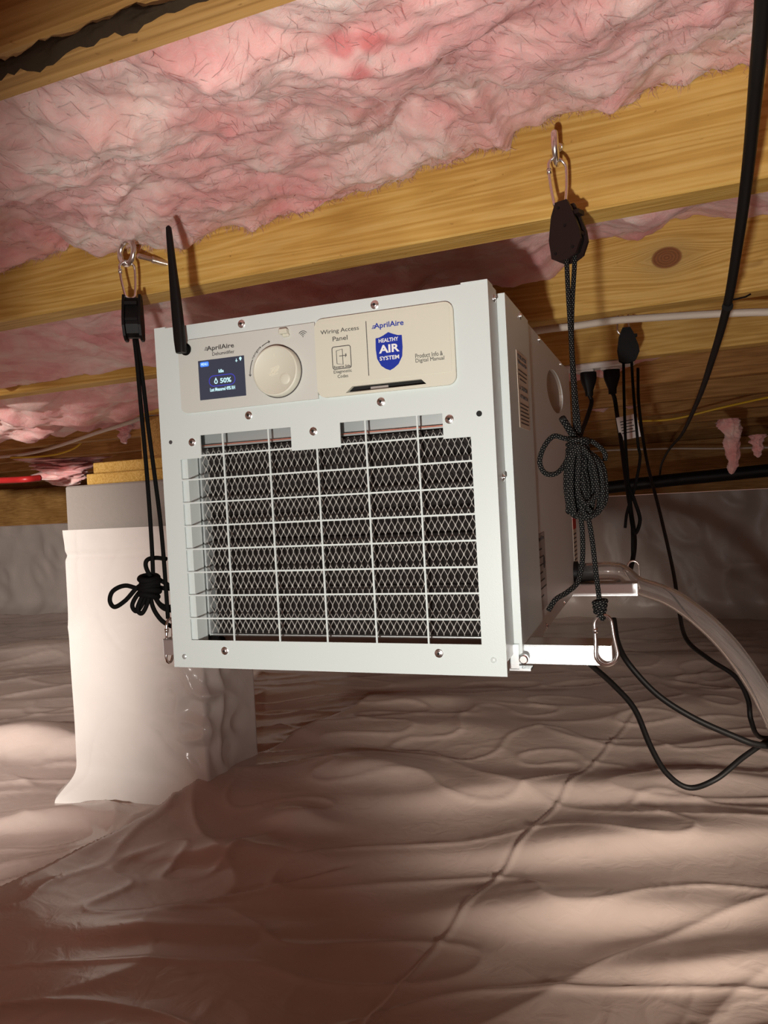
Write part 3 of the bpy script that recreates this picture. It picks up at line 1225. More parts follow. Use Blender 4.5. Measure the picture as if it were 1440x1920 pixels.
for i, (u, v) in enumerate(FRS):
    ml4 = Matrix.Translation((u, 0, v)) @ Matrix.Rotation(i * 1.1, 4, 'Y')
    if i == 0:
        SC0.matrix_local = ml4
    else:
        copy_screw(ml4)
RX = Matrix.Rotation(math.pi / 2, 4, 'Z')
for i, (t, v) in enumerate(SDS):
    dep = 0 if t < SEAM else .0022
    copy_screw(Matrix.Translation((BW + E_ - dep, t, v)) @ RX)
for t, v in ((.0225, .3105), (.0225, .1620)):
    copy_screw(Matrix.Translation((BW, t, v)) @ RX)
LX = Matrix.Rotation(-math.pi / 2, 4, 'Z')
for v in (.292, .165, .03):
    copy_screw(Matrix.Translation((0, .02, v)) @ LX)
for u, v in ((.0121, .0102), (.3086, .0134)):
    m = MB()
    m.lathe((u, 0, v), (0, -1, 0), [(-.0005, .0026), (.0006, .0024), (.0012, .0015), (.0014, .0004)], 14)
    m.build('rivet', M['white'] if u > .1 else M['galv'], dh, smooth=True, recalc=True)
for u, v, r in ((.3071, .2144, .0024), (.0109, .2132, .0019)):
    m = MB()
    m.lathe((u, 0, v), (0, -1, 0), [(-.0002, r), (.00015, r)], 16)
    m.build('painted_hole', M['dark'] if u > .1 else M['ink'], dh, recalc=True)  # dark disc laid on the panel, painting the shade of a hole

# ---- control panel (left) and access panel (right), standing in the opening
m = MB()
m.box((.030, .004, .241), (.287, .020, .304))
m.build('slot_dark_backing', M['dark'], dh)  # near-black backing box; its colour makes the shade inside the finger slot
ctl = MB()
out = [(.0265, .2440)] + [(.0265 + .0075 * (1 - math.cos(a)), .2385 + .0055 * (1 - math.sin(a))) for a in np.linspace(.2, math.pi / 2, 6)] + [(.1664, .2395), (.1664, .3055), (.0390, .3055), (.0365, .3040), (.0265, .2950)]
ctl.plate([(u, v) for u, v in out], [], lambda u, v, d: (u, -.0022 + d, v), .0026)
ctl = ctl.build('control_panel', M['cream2'], dh, recalc=True)
acc = MB()
ao = rrect(.1668, .2396, .2905, .3072, .0075, 6)
# cut the dark finger slot out of the lower edge
slot = [(.1929, .2417), (.2652, .2422), (.2607, .2466), (.1992, .2467)]
acc.plate(ao, [slot], lambda u, v, d: (u, -.0036 + d, v), .0040)
acc = acc.build('wiring_access_panel', M['cream'], dh, recalc=True)
m = MB()
m.plate(rrect(.1690, .2502, .2876, .3050, .003, 4), [], lambda u, v, d: (u, -.0040 + d, v), .0006)
m.build('printed_overlay', M['cream'], acc, recalc=True)
m = MB()
m.box((.214, .0016, .2425), (.230, .003, .2455))
m.build('slot_latch', M['silver'], acc)


def text(s, u0, u1, v0, v1, y, mat, parent, bold=0.0, name='lettering', rot=None):
    c = bpy.data.curves.new(name, 'FONT')
    c.body = s
    c.offset = bold
    c.extrude = .012
    c.resolution_u = 3
    o = bpy.data.objects.new(name, c)
    COL.objects.link(o)
    dg = bpy.context.evaluated_depsgraph_get()
    dg.update()
    me = bpy.data.meshes.new_from_object(o.evaluated_get(dg))
    bpy.data.objects.remove(o)
    bpy.data.curves.remove(c)
    n = len(me.vertices)
    co = np.zeros(n * 3, np.float32)
    me.vertices.foreach_get('co', co)
    co = co.reshape(-1, 3)
    lo, hi = co.min(0), co.max(0)
    sx, sy = (u1 - u0) / (hi[0] - lo[0]), (v1 - v0) / (hi[1] - lo[1])
    x = u0 + (co[:, 0] - lo[0]) * sx
    z = v0 + (co[:, 1] - lo[1]) * sy
    yy = y - (co[:, 2] - lo[2]) / (hi[2] - lo[2]) * .00025
    if rot:
        P = np.array([rot(a, b, c_) for a, b, c_ in zip(x, z, yy - y)])
    else:
        P = np.stack([x, yy, z], -1)
    me.vertices.foreach_set('co', P.reshape(-1).astype(np.float32))
    me.materials.clear()
    me.materials.append(mat)
    me.update()
    ob = bpy.data.objects.new(name, me)
    COL.objects.link(ob)
    ob.parent = parent
    return ob


YC, YA = -.0022, -.0040
text('AprilAire', .0575, .0860, .2920, .2975, YC, M['ink'], ctl, .012)
m = MB()
for k in range(3):
    m.box((.0550 + .0005 * k, YC - .0003, .2940 + .0011 * k), (.0580 + .0003 * k, YC + .0004, .2944 + .0011 * k))
m.build('logo_strokes', M['ink'], ctl)
text('Dehumidifier', .0630, .0862, .2882, .2913, YC, M['ink'], ctl)

# display
scr = MB()
scr.box((.0474, YC - .0005, .2489), (.0957, YC + .0006, .2850), .0003)
scr = scr.build('display_screen', M['screen'], dh)
scr['label'] = 'lit dark display showing 50%'
YS = YC - .0006
text('Idle', .0690, .0742, .2720, .2751, YS, M['lcdwhite'], scr, .02)
text('50%', .0700, .0815, .2625, .2670, YS, M['lcdwhite'], scr, .02)
text('Last Measured 49% RH', .0590, .0850, .2557, .2590, YS, M['lcdwhite'], scr, .015)
m = MB()
m.plate(rrect(.0498, .2790, .0590, .2836, .0012, 3), [], lambda u, v, d: (u, YS + d, v), .0003)
m.build('menu_button', M['lcdblue'], scr, recalc=True)
text('MENU', .0510, .0578, .2800, .2825, YS - .0002, M['lcdwhite'], scr)
m = MB()
m.plate(rrect(.0580, .2600, .0858, .2702, .005, 6), [rrect(.0588, .2608, .0850, .2694, .0042, 6)], lambda u, v, d: (u, YS + d, v), .0003)
m.build('setting_ring', M['lcdnavy'], scr, recalc=True)
m = MB()
drop = [(.0655 + .0019 * math.cos(a), .2642 + .0019 * math.sin(a)) for a in np.linspace(math.radians(150), math.radians(390), 12)] + [(.0655, .2682)]
hole_ = [(.0655 + .0010 * math.cos(a), .2642 + .0010 * math.sin(a)) for a in np.linspace(math.radians(150), math.radians(390), 10)] + [(.0655, .2664)]
m.plate(drop, [hole_], lambda u, v, d: (u, YS + d, v), .0003)
m.build('drop_icon', M['lcdwhite'], scr, recalc=True)
m = MB()
m.plate([(.0921 + .0017 * math.cos(a), .2808 + .0032 * math.sin(a)) for a in np.linspace(math.radians(35), math.radians(145), 7)] + [(.0921, .2802)], [], lambda u, v, d: (u, YS + d, v), .0003)
m.box((.0868, YS, .2806), (.0890, YS + .0003, .2812))
m.box((.0876, YS, .2798), (.0882, YS + .0003, .2828))
m.build('status_icons', M['lcdwhite'], scr, recalc=True)

# knob with its rim and dimple
KC = (.1294, .2666)
m = MB()
m.lathe((KC[0], YC + .0005, KC[1]), (0, -1, 0), [(0, .0232), (.0012, .0232), (.0012, .0222)], 48)
m.build('painted_knob_shadow', M['ink'], ctl, recalc=True)  # dark ring painted as the shade round the knob
m = MB()
m.lathe((KC[0], YC, KC[1]), (0, -1, 0), [(0, .0224), (.0062, .0222), (.0072, .0216), (.0076, .0204), (.0070, .0196)], 56)
knob = m.build('dial_knob', M['cream'], dh, smooth=True, recalc=True)
yk = YC - .0070
m = MB()
m.lathe((.1387, yk, .2588), (0, -1, 0), [(-.0003, .0050), (.0001, .0049), (.0004, .0044), (.0006, .003), (.0007, .001)], 28)
m.build('finger_dimple', M['cream'], knob, smooth=True, recalc=True)
m = MB()
for k, (a, b, L) in enumerate(((-.0035, -.001, .006), (-.0018, .0, .0095), (0, 0, .011), (.0018, .0005, .0095), (.0034, .001, .006))):
    o = Vector((KC[0] + a - .0005, yk, KC[1] + b))
    ax = Vector((.55, 0, .83))
    m.frame(o, ax, Vector((0, 1, 0)), Vector((-.83, 0, .55)), (-L / 2, -.0003, -.0002), (L / 2, .0002, .0002))
for k, (a, b, L) in enumerate(((-.001, .003, .006), (0, -.001, .008), (.001, -.003, .005))):
    o = Vector((KC[0] + a - .0005, yk, KC[1] + b))
    m.frame(o, Vector((.95, 0, .3)), Vector((0, 1, 0)), Vector((-.3, 0, .95)), (-L / 2, -.0003, -.0002), (L / 2, .0002, .0002))
m.box((KC[0] - .0002, yk - .0003, KC[1] + .0125), (KC[0] + .0002, yk, KC[1] + .015))
m.build('embossed_logo', simple('cream_relief', (.78, .75, .62), .35), knob)


# arrows and the curved word beside the knob
def arc(a0, a1, r, n=12):
    return [(KC[0] + r * math.cos(math.radians(a0 + (a1 - a0) * k / n)), KC[1] + r * math.sin(math.radians(a0 + (a1 - a0) * k / n))) for k in range(n + 1)]


def strip(m, pts, w, y, closed=False):
    n = len(pts)
    o = len(m.v)
    for i in range(n):
        a = pts[(i - 1) % n] if (closed or i) else pts[i]
        b = pts[(i + 1) % n] if (closed or i < n - 1) else pts[i]
        dx, dz = b[0] - a[0], b[1] - a[1]
        L = math.hypot(dx, dz) or 1
        nx, nz = -dz / L * w / 2, dx / L * w / 2
        for (px, pz) in ((pts[i][0] + nx, pts[i][1] + nz), (pts[i][0] - nx, pts[i][1] - nz)):
            m.v += [(px, y - .0003, pz), (px, y + .0004, pz)]
    for i in range(n if closed else n - 1):
        j = (i + 1) % n
        a, b = o + i * 4, o + j * 4
        m.f += [(a, b, b + 2, a + 2), (a, a + 1, b + 1, b), (a + 2, b + 2, b + 3, a + 3)]


m = MB()
strip(m, arc(152, 182, .0285), .0006, YC)
strip(m, arc(122, 104, .0285), .0006, YC)
e1, e2 = arc(152, 182, .0285)[-1], arc(122, 104, .0285)[-1]
strip(m, [(e1[0] - .0012, e1[1] + .0016), e1, (e1[0] + .0012, e1[1] + .0014)], .0005, YC)
strip(m, [(e2[0] - .0018, e2[1] + .0008), e2, (e2[0] - .0012, e2[1] - .0014)], .0005, YC)
m.build('dial_arrows', M['ink'], ctl)


def bend(x, z, dy):
    a = math.radians(150 - (x / .0135) * 26)
    r = .0275 + z
    return (KC[0] + r * math.cos(a), YC + dy, KC[1] + r * math.sin(a))


text('navigate', 0, .0135, 0, .0026, 0, M['ink'], ctl, 0, rot=bend)
m = MB()
for k in (1, 2, 3):
    strip(m, [(.1551 + .0016 * k * math.cos(math.radians(a)), .2946 + .0016 * k * math.sin(math.radians(a))) for a in range(40, 141, 10)], .0005, YC)
m.box((.1547, YC - .0003, .2941), (.1555, YC + .0003, .2949))
m.build('wireless_icon', M['ink'], ctl)
m = MB()
m.box((.1338, YC - .0055, .2985), (.1418, YC + .001, .3030), .0008)
m.box((.1360, YC - .0030, .2960), (.1425, YC + .001, .2990), .0008)
m.build('latch_tab', M['cream'], ctl)

# access panel print
text('Wiring Access', .1728, .2083, .2926, .2972, YA, M['ink'], acc)
text('Panel', .1838, .1975, .2866, .2905, YA, M['ink'], acc)
m = MB()
strip(m, rrect(.1826, .2627, .1997, .2817, .0018, 4), .0006, YA, True)
strip(m, [(.1866, .2672), (.1866, .2782), (.1922, .2792), (.1922, .2660)], .0005, YA, True)
strip(m, [(.1890, .2735), (.1955, .2735), (.1955, .2750)], .0005, YA)
strip(m, [(.1945, .2722), (.1958, .2735), (.1945, .2748)], .0005, YA)
m.build('door_pictogram', M['ink'], acc)
text('Reverse Side', .1836, .1988, .2634, .2656, YA, M['ink'], acc, .01)
text('Diagnostic', .1832, .1997, .2583, .2617, YA, M['ink'], acc)
text('Codes', .1866, .1963, .2549, .2577, YA, M['ink'], acc)
m = MB()
m.box((.2148, YA - .0003, .2541), (.2154, YA + .0003, .2999))
m.build('divider_line', M['ink'], acc)
text('AprilAire', .2222, .2483, .2913, .2972, YA, M['blue'], acc, .015)
m = MB()
for k in range(3):
    m.box((.2200 + .0005 * k, YA - .0003, .2928 + .0011 * k), (.2230 + .0003 * k, YA + .0004, .2933 + .0011 * k))
m.build('logo_strokes', M['blue'], acc)
L = [(.2229, .2845), (.2262, .2848), (.2300, .2862), (.2344, .2884), (.2388, .2864), (.2428, .2849), (.2462, .2847), (.2464, .2750), (.2456, .2672), (.2420, .2610), (.2380, .2582), (.2343, .2566), (.2306, .2582), (.2268, .2610), (.2234, .2672), (.2226, .2750)]
m = MB()
m.plate(L, [], lambda u, v, d: (u, YA - .0002 + d, v), .0004)
m.build('shield_emblem', M['blue'], acc, recalc=True)
YB = YA - .0003
text('HEALTHY', .2257, .2431, .2804, .2836, YB, M['paperwhite'], acc, .02)
text('AIR', .2255, .2437, .2714, .2782, YB, M['paperwhite'], acc, .03)
text('SYSTEM', .2258, .2430, .2654, .2688, YB, M['paperwhite'], acc, .02)
text('Product Info &', .2570, .2805, .2640, .2677, YA, M['ink'], acc)
text('Digital Manual', .2570, .2815, .2595, .2635, YA, M['ink'], acc)

# antenna on its swivel
m = MB()
AX = (.0352, .2972)
m.lathe((AX[0], .001, AX[1]), (0, -1, 0), [(0, .0056), (.004, .0056), (.004, .0044), (.0035, .0040)], 24)
ant = m.build('antenna', M['matte'], dh, smooth=True, recalc=True)
tip = bpx(317, 424, -.012)
bot = bpx(341, 662, -.012)
a0 = Vector((bot[0], -.013, bot[1]))
a1 = Vector((tip[0], -.013, tip[1]))
ax = (a1 - a0).normalized()
sd_ = ax.cross(Vector((0, 1, 0))).normalized()
Lh = (a1 - a0).length
m = MB()
prof = [(0, .0042, .0040), (.02, .0046, .0042), (.10, .0052, .0040), (.30, .0050, .0036), (.45, .0046, .0034), (.70, .0034, .0028), (.93, .0026, .0024), (.985, .0022, .0022), (1, .0010, .001)]
nk = 14
for h, a, b in prof:
    c = a0 + ax * (Lh * h)
    for k in range(nk):
        t = 2 * math.pi * k / nk
        cx_, sx_ = math.cos(t), math.sin(t)
        e = .55
        m.v.append(tuple(c + sd_ * (a * abs(cx_) ** e * (1 if cx_ >= 0 else -1)) + Vector((0, 1, 0)) * (b * abs(sx_) ** e * (1 if sx_ >= 0 else -1))))
for i in range(len(prof) - 1):
    for k in range(nk):
        l = (k + 1) % nk
        m.f.append((i * nk + k, i * nk + l, i * nk + nk + l, i * nk + nk + k))
m.f += [tuple(range(nk - 1, -1, -1)), tuple((len(prof) - 1) * nk + k for k in range(nk))]
m.build('antenna_blade', M['black'], ant, smooth=True, recalc=True)
m = MB()
m.tube([(AX[0], -.003, AX[1]), (AX[0] - .002, -.009, AX[1] - .0005), (a0.x + .003, -.013, AX[1])], .0038, 12)
m.build('antenna_hinge', M['matte'], ant, smooth=True)

# ---- side labels


def side_label(name, t0, t1, v0, v1, mat, dep):
    x = BW + E_ - dep
    m = MB()
    m.box((x, t0, v0), (x + .0003, t1, v1))
    return m.build(name, mat, dh), x + .0003


def stext(s, t0, t1, v0, v1, x, parent, mat=None):
    return text(s, t0, t1, v0, v1, 0, mat or M['ink'], parent, .01, rot=lambda a, b, c: (x - c, a, b))


lb, x = side_label('caution_label', .0785, .1345, .2070, .2765, M['label'], 0)
stext('FILTER ACCESS', .083, .129, .2705, .2740, x, lb)
stext('Pull to access filter', .083, .131, .2655, .2690, x, lb)
for k, (a, b) in enumerate(((.083, .130), (.083, .128), (.088, .124), (.084, .131), (.084, .127), (.084, .130), (.084, .131), (.084, .129), (.084, .128))):
    v = (.2590, .2550, .2510, .2285, .2250, .2215, .2180, .2145, .2110)[k]
    m = MB()
    m.box((x, a, v), (x + .0002, b, v + .0011))
    m.build('small_print', M['ink'], lb)
stext('CAUTION', .0945, .128, .2420, .2460, x, lb)
stext('ATTENTION', .087, .128, .2345, .2378, x, lb)
m = MB()
m.add([(x + .0002, .0845, .2420), (x + .0002, .0915, .2420), (x + .0002, .0880, .2470)], [(0, 1, 2)])
m.build('warning_triangle', M['ink'], lb)
lb, x = side_label('rating_label', .1590, .2090, .0270, .1050, M['silver'], .0022)
stext('AprilAire', .163, .203, .0960, .1020, x, lb)
for k in range(7):
    m = MB()
    m.box((x, .165, .088 - .008 * k), (x + .0002, .186 + .01 * (k % 3), .0895 - .008 * k))
    m.build('small_print', M['ink'], lb)
m = MB()
m.add([(x + .0002, .197 + .007 * math.cos(a), .074 + .007 * math.sin(a)) for a in np.linspace(0, 2 * math.pi, 16)[:-1]], [tuple(range(15))])
m.build('approval_mark', M['ink'], lb)
lb, x = side_label('warning_label', .485, .528, .030, .115, M['label'], .0022)
m = MB()
m.box((x, .4855, .090), (x + .0002, .5275, .1145))
m.build('red_band', M['red'], lb)
for k in range(8):
    m = MB()
    m.box((x, .489, .082 - .006 * k), (x + .0002, .524, .084 - .006 * k))
    m.build('small_print', M['ink'], lb)


# ---- hanging bars under the unit
def channel(u0, u1, t0, z0, h, w, name):
    m = MB()
    k = .0016
    m.box((u0, t0, z0), (u1, t0 + k, z0 + h))
    m.box((u0, t0 + w - k, z0), (u1, t0 + w, z0 + h))
    m.box((u0, t0, z0 + h - k), (u1, t0 + w, z0 + h))
    return m.build(name, M['zinc'], dh)


br = bpx(1146, 1228, .045)[0]
_, bz1 = bpx(1060, 1210, .045)
_, bz0 = bpx(1060, 1246, .045)
bl = bpx(308, 1228, .045)[0]
BT0 = .045
ch = channel(bl, br, BT0, bz0, bz1 - bz0, .034, 'hanging_bar')
m = MB()
m.box((bl - .0006, BT0, bz0), (bl, BT0 + .034, bz1))
m.build('end_cap', M['cap'], ch)
m = MB()
m.box((br, BT0 + .001, bz0), (br + .0006, BT0 + .033, bz1))
m.build('end_cap', M['cap'], ch)
br2 = bpx(1196, 1108, .47)[0]
ch2 = channel(-.03, br2, .455, bz0, bz1 - bz0, .034, 'hanging_bar')
m = MB()
m.box((BW - .004, .030, -.001), (BW + .0045, .043, .020))
m.box((BW - .004, .030, -.002), (BW + .014, .046, 0))
m.build('corner_bracket', M['zinc'], dh)
m = MB()
m.lathe((BW + .0085, .030, .008), (0, -1, 0), [(-.002, .004), (.001, .004), (.002, .003), (.002, .001)], 16)
m.build('bracket_screw', M['chrome'], dh, smooth=True, recalc=True)
# drain spigot
hx = BMI @ at(1078, 1087, 1.06)
m = MB()
m.lathe((BW + E_ - .003, .480, .030), (1, 0, 0), [(0, .016), (.006, .016), (.006, .0105), (.03, .0105)], 20)
m.build('drain_spigot', M['black'], dh, smooth=True, recalc=True)

# ------------------------------------------------------------------ drain hose
HS = BM @ Vector((BW + E_ + .004, .480, .030))
hp_ = [HS, HS + (BM.to_3x3() @ Vector((.05, 0, .001)))] + [at(*p) for p in ((1195, 1097, 1.06), (1255, 1119, 1.03), (1312, 1158, 1.0), (1365, 1210, .98), (1412, 1275, .96), (1450, 1345, .94), (1500, 1460, .93), (1530, 1570, .93))]
hp_ = smooth_path(hp_, 12)
m = MB()
m.tube(hp_, .0128, 24, caps=False)
inner = MB()
inner.tube(hp_, .0098, 24, caps=False)
o_ = len(m.v)
m.v += inner.v
m.f += [tuple(o_ + i for i in reversed(f)) for f in inner.f]
m.uv = []
n_ = 24
for base in (0, (len(hp_) - 1) * n_):
    for k in range(n_):
        l = (k + 1) % n_
        q = (base + k, base + l, o_ + base + l, o_ + base + k)
        m.f.append(q if base else tuple(reversed(q)))
tag(m.build('drain_hose', M['vinyl'], smooth='all'), 'clear vinyl drain hose arching from the machine\'s back corner to the right', 'hose')


# ------------------------------------------------------------------ cables and cords
def cable(name, pts, r, mat, label, cat, n=8, seg=8):
    m = MB()
    m.tube(px_path(pts, n), r, seg)
    return tag(m.build(name, mat, smooth='all'), label, cat)


cable('hanging_cable', [(1434, -60, .36), (1429, 30, .384), (1420, 130, .42), (1404, 300, .52), (1386, 440, .61), (1364, 570, .76), (1338, 665, .98), (1308, 752, 1.4), (1278, 815, 2.2), (1255, 842, 2.6), (1240, 872, 2.95), (1236, 905, 3.1)], .0042, M['matte'],
      'thick black cable dangling along the right edge and running away to the back', 'cable', 10, 10)
m = MB()
p_ = at(1364, 568, .755)
m.lathe(p_ - Vector((0, 0, .003)), (at(1338, 665, .98) - at(1386, 440, .61)).normalized(), [(0, .0052), (.003, .0052)], 14)
m.tube([p_ + Vector((.004, -.004, .002)), p_ + Vector((.016, -.004, .004)), p_ + Vector((.022, -.002, .007))], .0009, 6)
tag(m.build('cable_tie', M['black'], smooth=True), 'small cable tie clinched round the thick black hanging cable', 'cable tie')


def zcable(name, pts, z, r, mat, label):
    m = MB()
    m.tube(smooth_path([atz(px, py, z) if not d else at(px, py, d) for px, py, d in pts], 8), r, 8)
    return tag(m.build(name, mat, smooth='all'), label, 'cable')


zcable('house_cable', [(-150, 868, 3.1), (0, 857, 2.9), (60, 849, 2.75), (110, 836, 2.5), (180, 812, 2.25), (240, 793, 2.05), (310, 768, 1.9), (420, 738, 1.7)], 0, .0055, M['nm'], 'white house cable slung under the joists at far left')
zcable('house_cable', [(20, 858, 2.85), (60, 857, 2.8), (105, 852, 2.75), (140, 840, 2.7), (157, 824, 2.7), (164, 812, 2.7)], 0, .0035, M['yellow'], 'yellow cable curving below the white house cable at left')
zcable('house_cable', [(820, 655, 1.19), (940, 632, 1.18), (1020, 618, 1.175), (1080, 611, 1.17), (1150, 601, 1.165), (1230, 595, 1.16), (1330, 589, 1.145), (1440, 585, 1.12), (1560, 585, 1.1)], 0, .0058, M['nm'], 'white house cable running just behind the knotty joist at right')
zcable('house_cable', [(1100, 846, 3.6), (1180, 843, 3.6), (1260, 841, 3.5), (1350, 841, 3.4), (1440, 839, 3.3), (1560, 838, 3.2)], 0, .0045, M['nm'], 'white house cable far back at right, behind the pink shreds')
zcable('house_cable', [(1180, 790, 2.3), (1260, 786, 2.25), (1350, 765, 2.2), (1440, 745, 2.1), (1560, 720, 2.0)], 0, .003, M['yellow'], 'thin yellow cable slung under the joists at right')
zcable('black_pipe', [(1060, 926, 2.8), (1150, 913, 2.75), (1260, 900, 2.7), (1350, 891, 2.65), (1440, 882, 2.6), (1600, 868, 2.5)], 0, .022, M['matte'], 'dark horizontal pipe far back at right').update_tag()
zcable('red_pipe', [(-150, 908, 3.0), (0, 901, 2.9), (45, 899, 2.85), (75, 896, 2.9)], 0, .012, M['redpipe'], 'red water pipe under the joists at the far left edge')
for o in bpy.data.objects:
    if o.name.startswith(('black_pipe', 'red_pipe')):
        o['category'] = 'pipe'

cable('loose_cable', [(1085, 1225, .90), (1112, 1250, .92), (1150, 1284, .94), (1190, 1330, .95), (1220, 1400, .96), (1250, 1450, .97), (1292, 1477, .97), (1342, 1461, .96), (1392, 1421, .97), (1440, 1388, .99), (1500, 1350, 1.05)], .0036, M['matte'],
      'black electric cable making the lowest loop below the machine at right', 'cable')
cable('loose_cable', [(1150, 1160, 1.02), (1158, 1205, 1.0), (1180, 1246, .98), (1232, 1302, .97), (1300, 1346, .96), (1380, 1382, .955), (1420, 1396, .955), (1470, 1400, .965), (1520, 1400, .97)], .0040, M['matte'],
      'black electric cable sloping from behind the lower clip to the right edge', 'cable')
cable('loose_cable', [(1196, 690, 1.56), (1198, 760, 1.55), (1212, 860, 1.5), (1237, 960, 1.4), (1262, 1070, 1.28), (1274, 1150, 1.16), (1288, 1200, 1.1), (1330, 1236, 1.05), (1378, 1268, 1.02), (1402, 1310, 1.0), (1408, 1350, .99), (1425, 1382, 1.01), (1470, 1380, 1.05), (1520, 1365, 1.08)], .0032, M['matte'],
      'thin black electric cable crossing behind the clear hose at right', 'cable')

# ------------------------------------------------------------------ outlet strip with two plugs
J3 = OFF + 2 * SP


def under(px, n, z):
    """point on the plane z at pixel column px, distance n across the joists"""
    s, _ = on_face(px, 685, n)
    return jf(s, n, z)


oc = under(1122, J3 + .018, ZJ)
out_ = empty('outlet_strip')
out_.matrix_world = Matrix.Translation(oc) @ Matrix.Rotation(YAW, 4, 'Z')
tag(out_, 'white outlet strip with black plugs, fixed under the joist behind the machine', 'outlet')
m = MB()
m.box((-.080, -.017, -.012), (.066, .018, -.0005), .003)
m.build('outlet_body', M['outlet'], out_)
for x in (-.026, .022):
    m = MB()
    m.box((x - .018, -.013, -.0165), (x + .018, .014, -.012), .002)
    m.build('socket_face', M['outlet'], out_)
oz = oc.z - .0165
for k, (dx, lab) in enumerate(((-.020, 'black plug, left of the two in the white outlet strip'), (.024, 'black plug, right of the two in the white outlet strip'))):
    pp = oc + JD * dx + Vector((0, 0, -.0168))
    pe = empty('power_plug', pp)
    tag(pe, lab, 'plug', 'plugs in the outlet strip')
    m = MB()
    n_ = 16
    for h, a, b in ((0, .015, .011), (-.012, .015, .012), (-.020, .013, .011), (-.032, .009, .008), (-.036, .0075, .007), (-.046, .0070, .0065)):
        for q in range(n_):
            t = 2 * math.pi * q / n_
            e = .6
            c, s = math.cos(t), math.sin(t)
            m.v.append((a * abs(c) ** e * (1 if c >= 0 else -1), b * abs(s) ** e * (1 if s >= 0 else -1), h))
    for i in range(5):
        for q in range(n_):
            l = (q + 1) % n_
            m.f.append((i * n_ + q, i * n_ + l, i * n_ + n_ + l, i * n_ + n_ + q))
    m.f += [tuple(range(n_)), tuple(5 * n_ + q for q in range(n_ - 1, -1, -1))]
    m.build('plug_body', M['black'], pe, smooth=True, recalc=True)
    m = MB()
    b0_ = Vector((0, 0, -.044))
    if k == 0:
        tgt = [(1109, 755, 1.5), (1100, 785, 1.46), (1088, 820, 1.40), (1082, 880, 1.36), (1090, 960, 1.32)]
        r_ = .0042
    else:
        tgt = [(1153, 750, 1.5), (1158, 785, 1.49), (1165, 830, 1.46), (1174, 900, 1.42), (1183, 960, 1.38), (1190, 1020, 1.34), (1180, 1080, 1.3)]
        r_ = .0042
    m.tube(smooth_path([b0_] + [at(*p) - pp for p in tgt], 8), r_, 8)
    m.build('plug_cord', M['matte'], pe, smooth='all')
    if k == 1:
        m = MB()
        q = at(1177, 801, 1.465) - pp
        ax_ = (at(1183, 830, 1.46) - at(1172, 772, 1.48)).normalized()
        sd3 = JD - ax_ * JD.dot(ax_)
        sd3.normalize()
        m.frame(q, sd3, ax_.cross(sd3), ax_, (-.018, -.0006, -.024), (.020, .0, .024))
        t_ = m.build('cord_tag', M['outlet'], pe)
        t_['label'] = 'white paper tag with fine print'
        for kk in range(5):
            m = MB()
            m.frame(q, sd3, ax_.cross(sd3), ax_, (-.012, -.0010, -.014 + .006 * kk), (.012 - .003 * (kk % 2), .0003, -.0125 + .006 * kk))
            m.build('fine_print', M['ink'], t_)
            m = MB()
            m.frame(q, sd3, ax_.cross(sd3), ax_, (-.012, -.0003, -.014 + .006 * kk), (.012 - .003 * (kk % 2), .0010, -.0125 + .006 * kk))
            m.build('fine_print', M['ink'], t_)


# ------------------------------------------------------------------ rope hangers
def carabiner(top, bottom, side, w0, w1, r, parent, name='clip_hook', label=None):
    """pear-shaped wire clip; side = direction of its width"""
    top, bottom = Vector(top), Vector(bottom)
    ax = (bottom - top)
    L = ax.length
    ax.normalize()
    side = (side - ax * side.dot(ax)).normalized()
    P = []
    for k in range(9):
        a = math.pi + math.pi * k / 8
        P.append(top + ax * (w0 + w0 * math.sin(a)) + side * (w0 * math.cos(a)))
    P.append(top + ax * (w0 + (L - w0 - w1) * .5) + side * (w0 * .75 + w1 * .25))
    for k in range(9):
        a = math.pi * k / 8
        P.append(bottom - ax * w1 + ax * (w1 * math.sin(a)) + side * (w1 * math.cos(a)))
    P.append(top + ax * (w0 + (L - w0 - w1) * .5) - side * (w0 * .75 + w1 * .25))
    m = MB()
    m.tube(smooth_path(P, 3, True), r, 8, closed=True)
    # gate sleeve and hinge on one leg
    g0 = top + ax * (w0 * 1.25) - side * w0 * .97
    m.tube([g0, g0 + ax * .004], r * 1.5, 8)
    o = m.build(name, M['chrome'], parent, smooth='all')
    if label:
        o['label'] = label
    return o


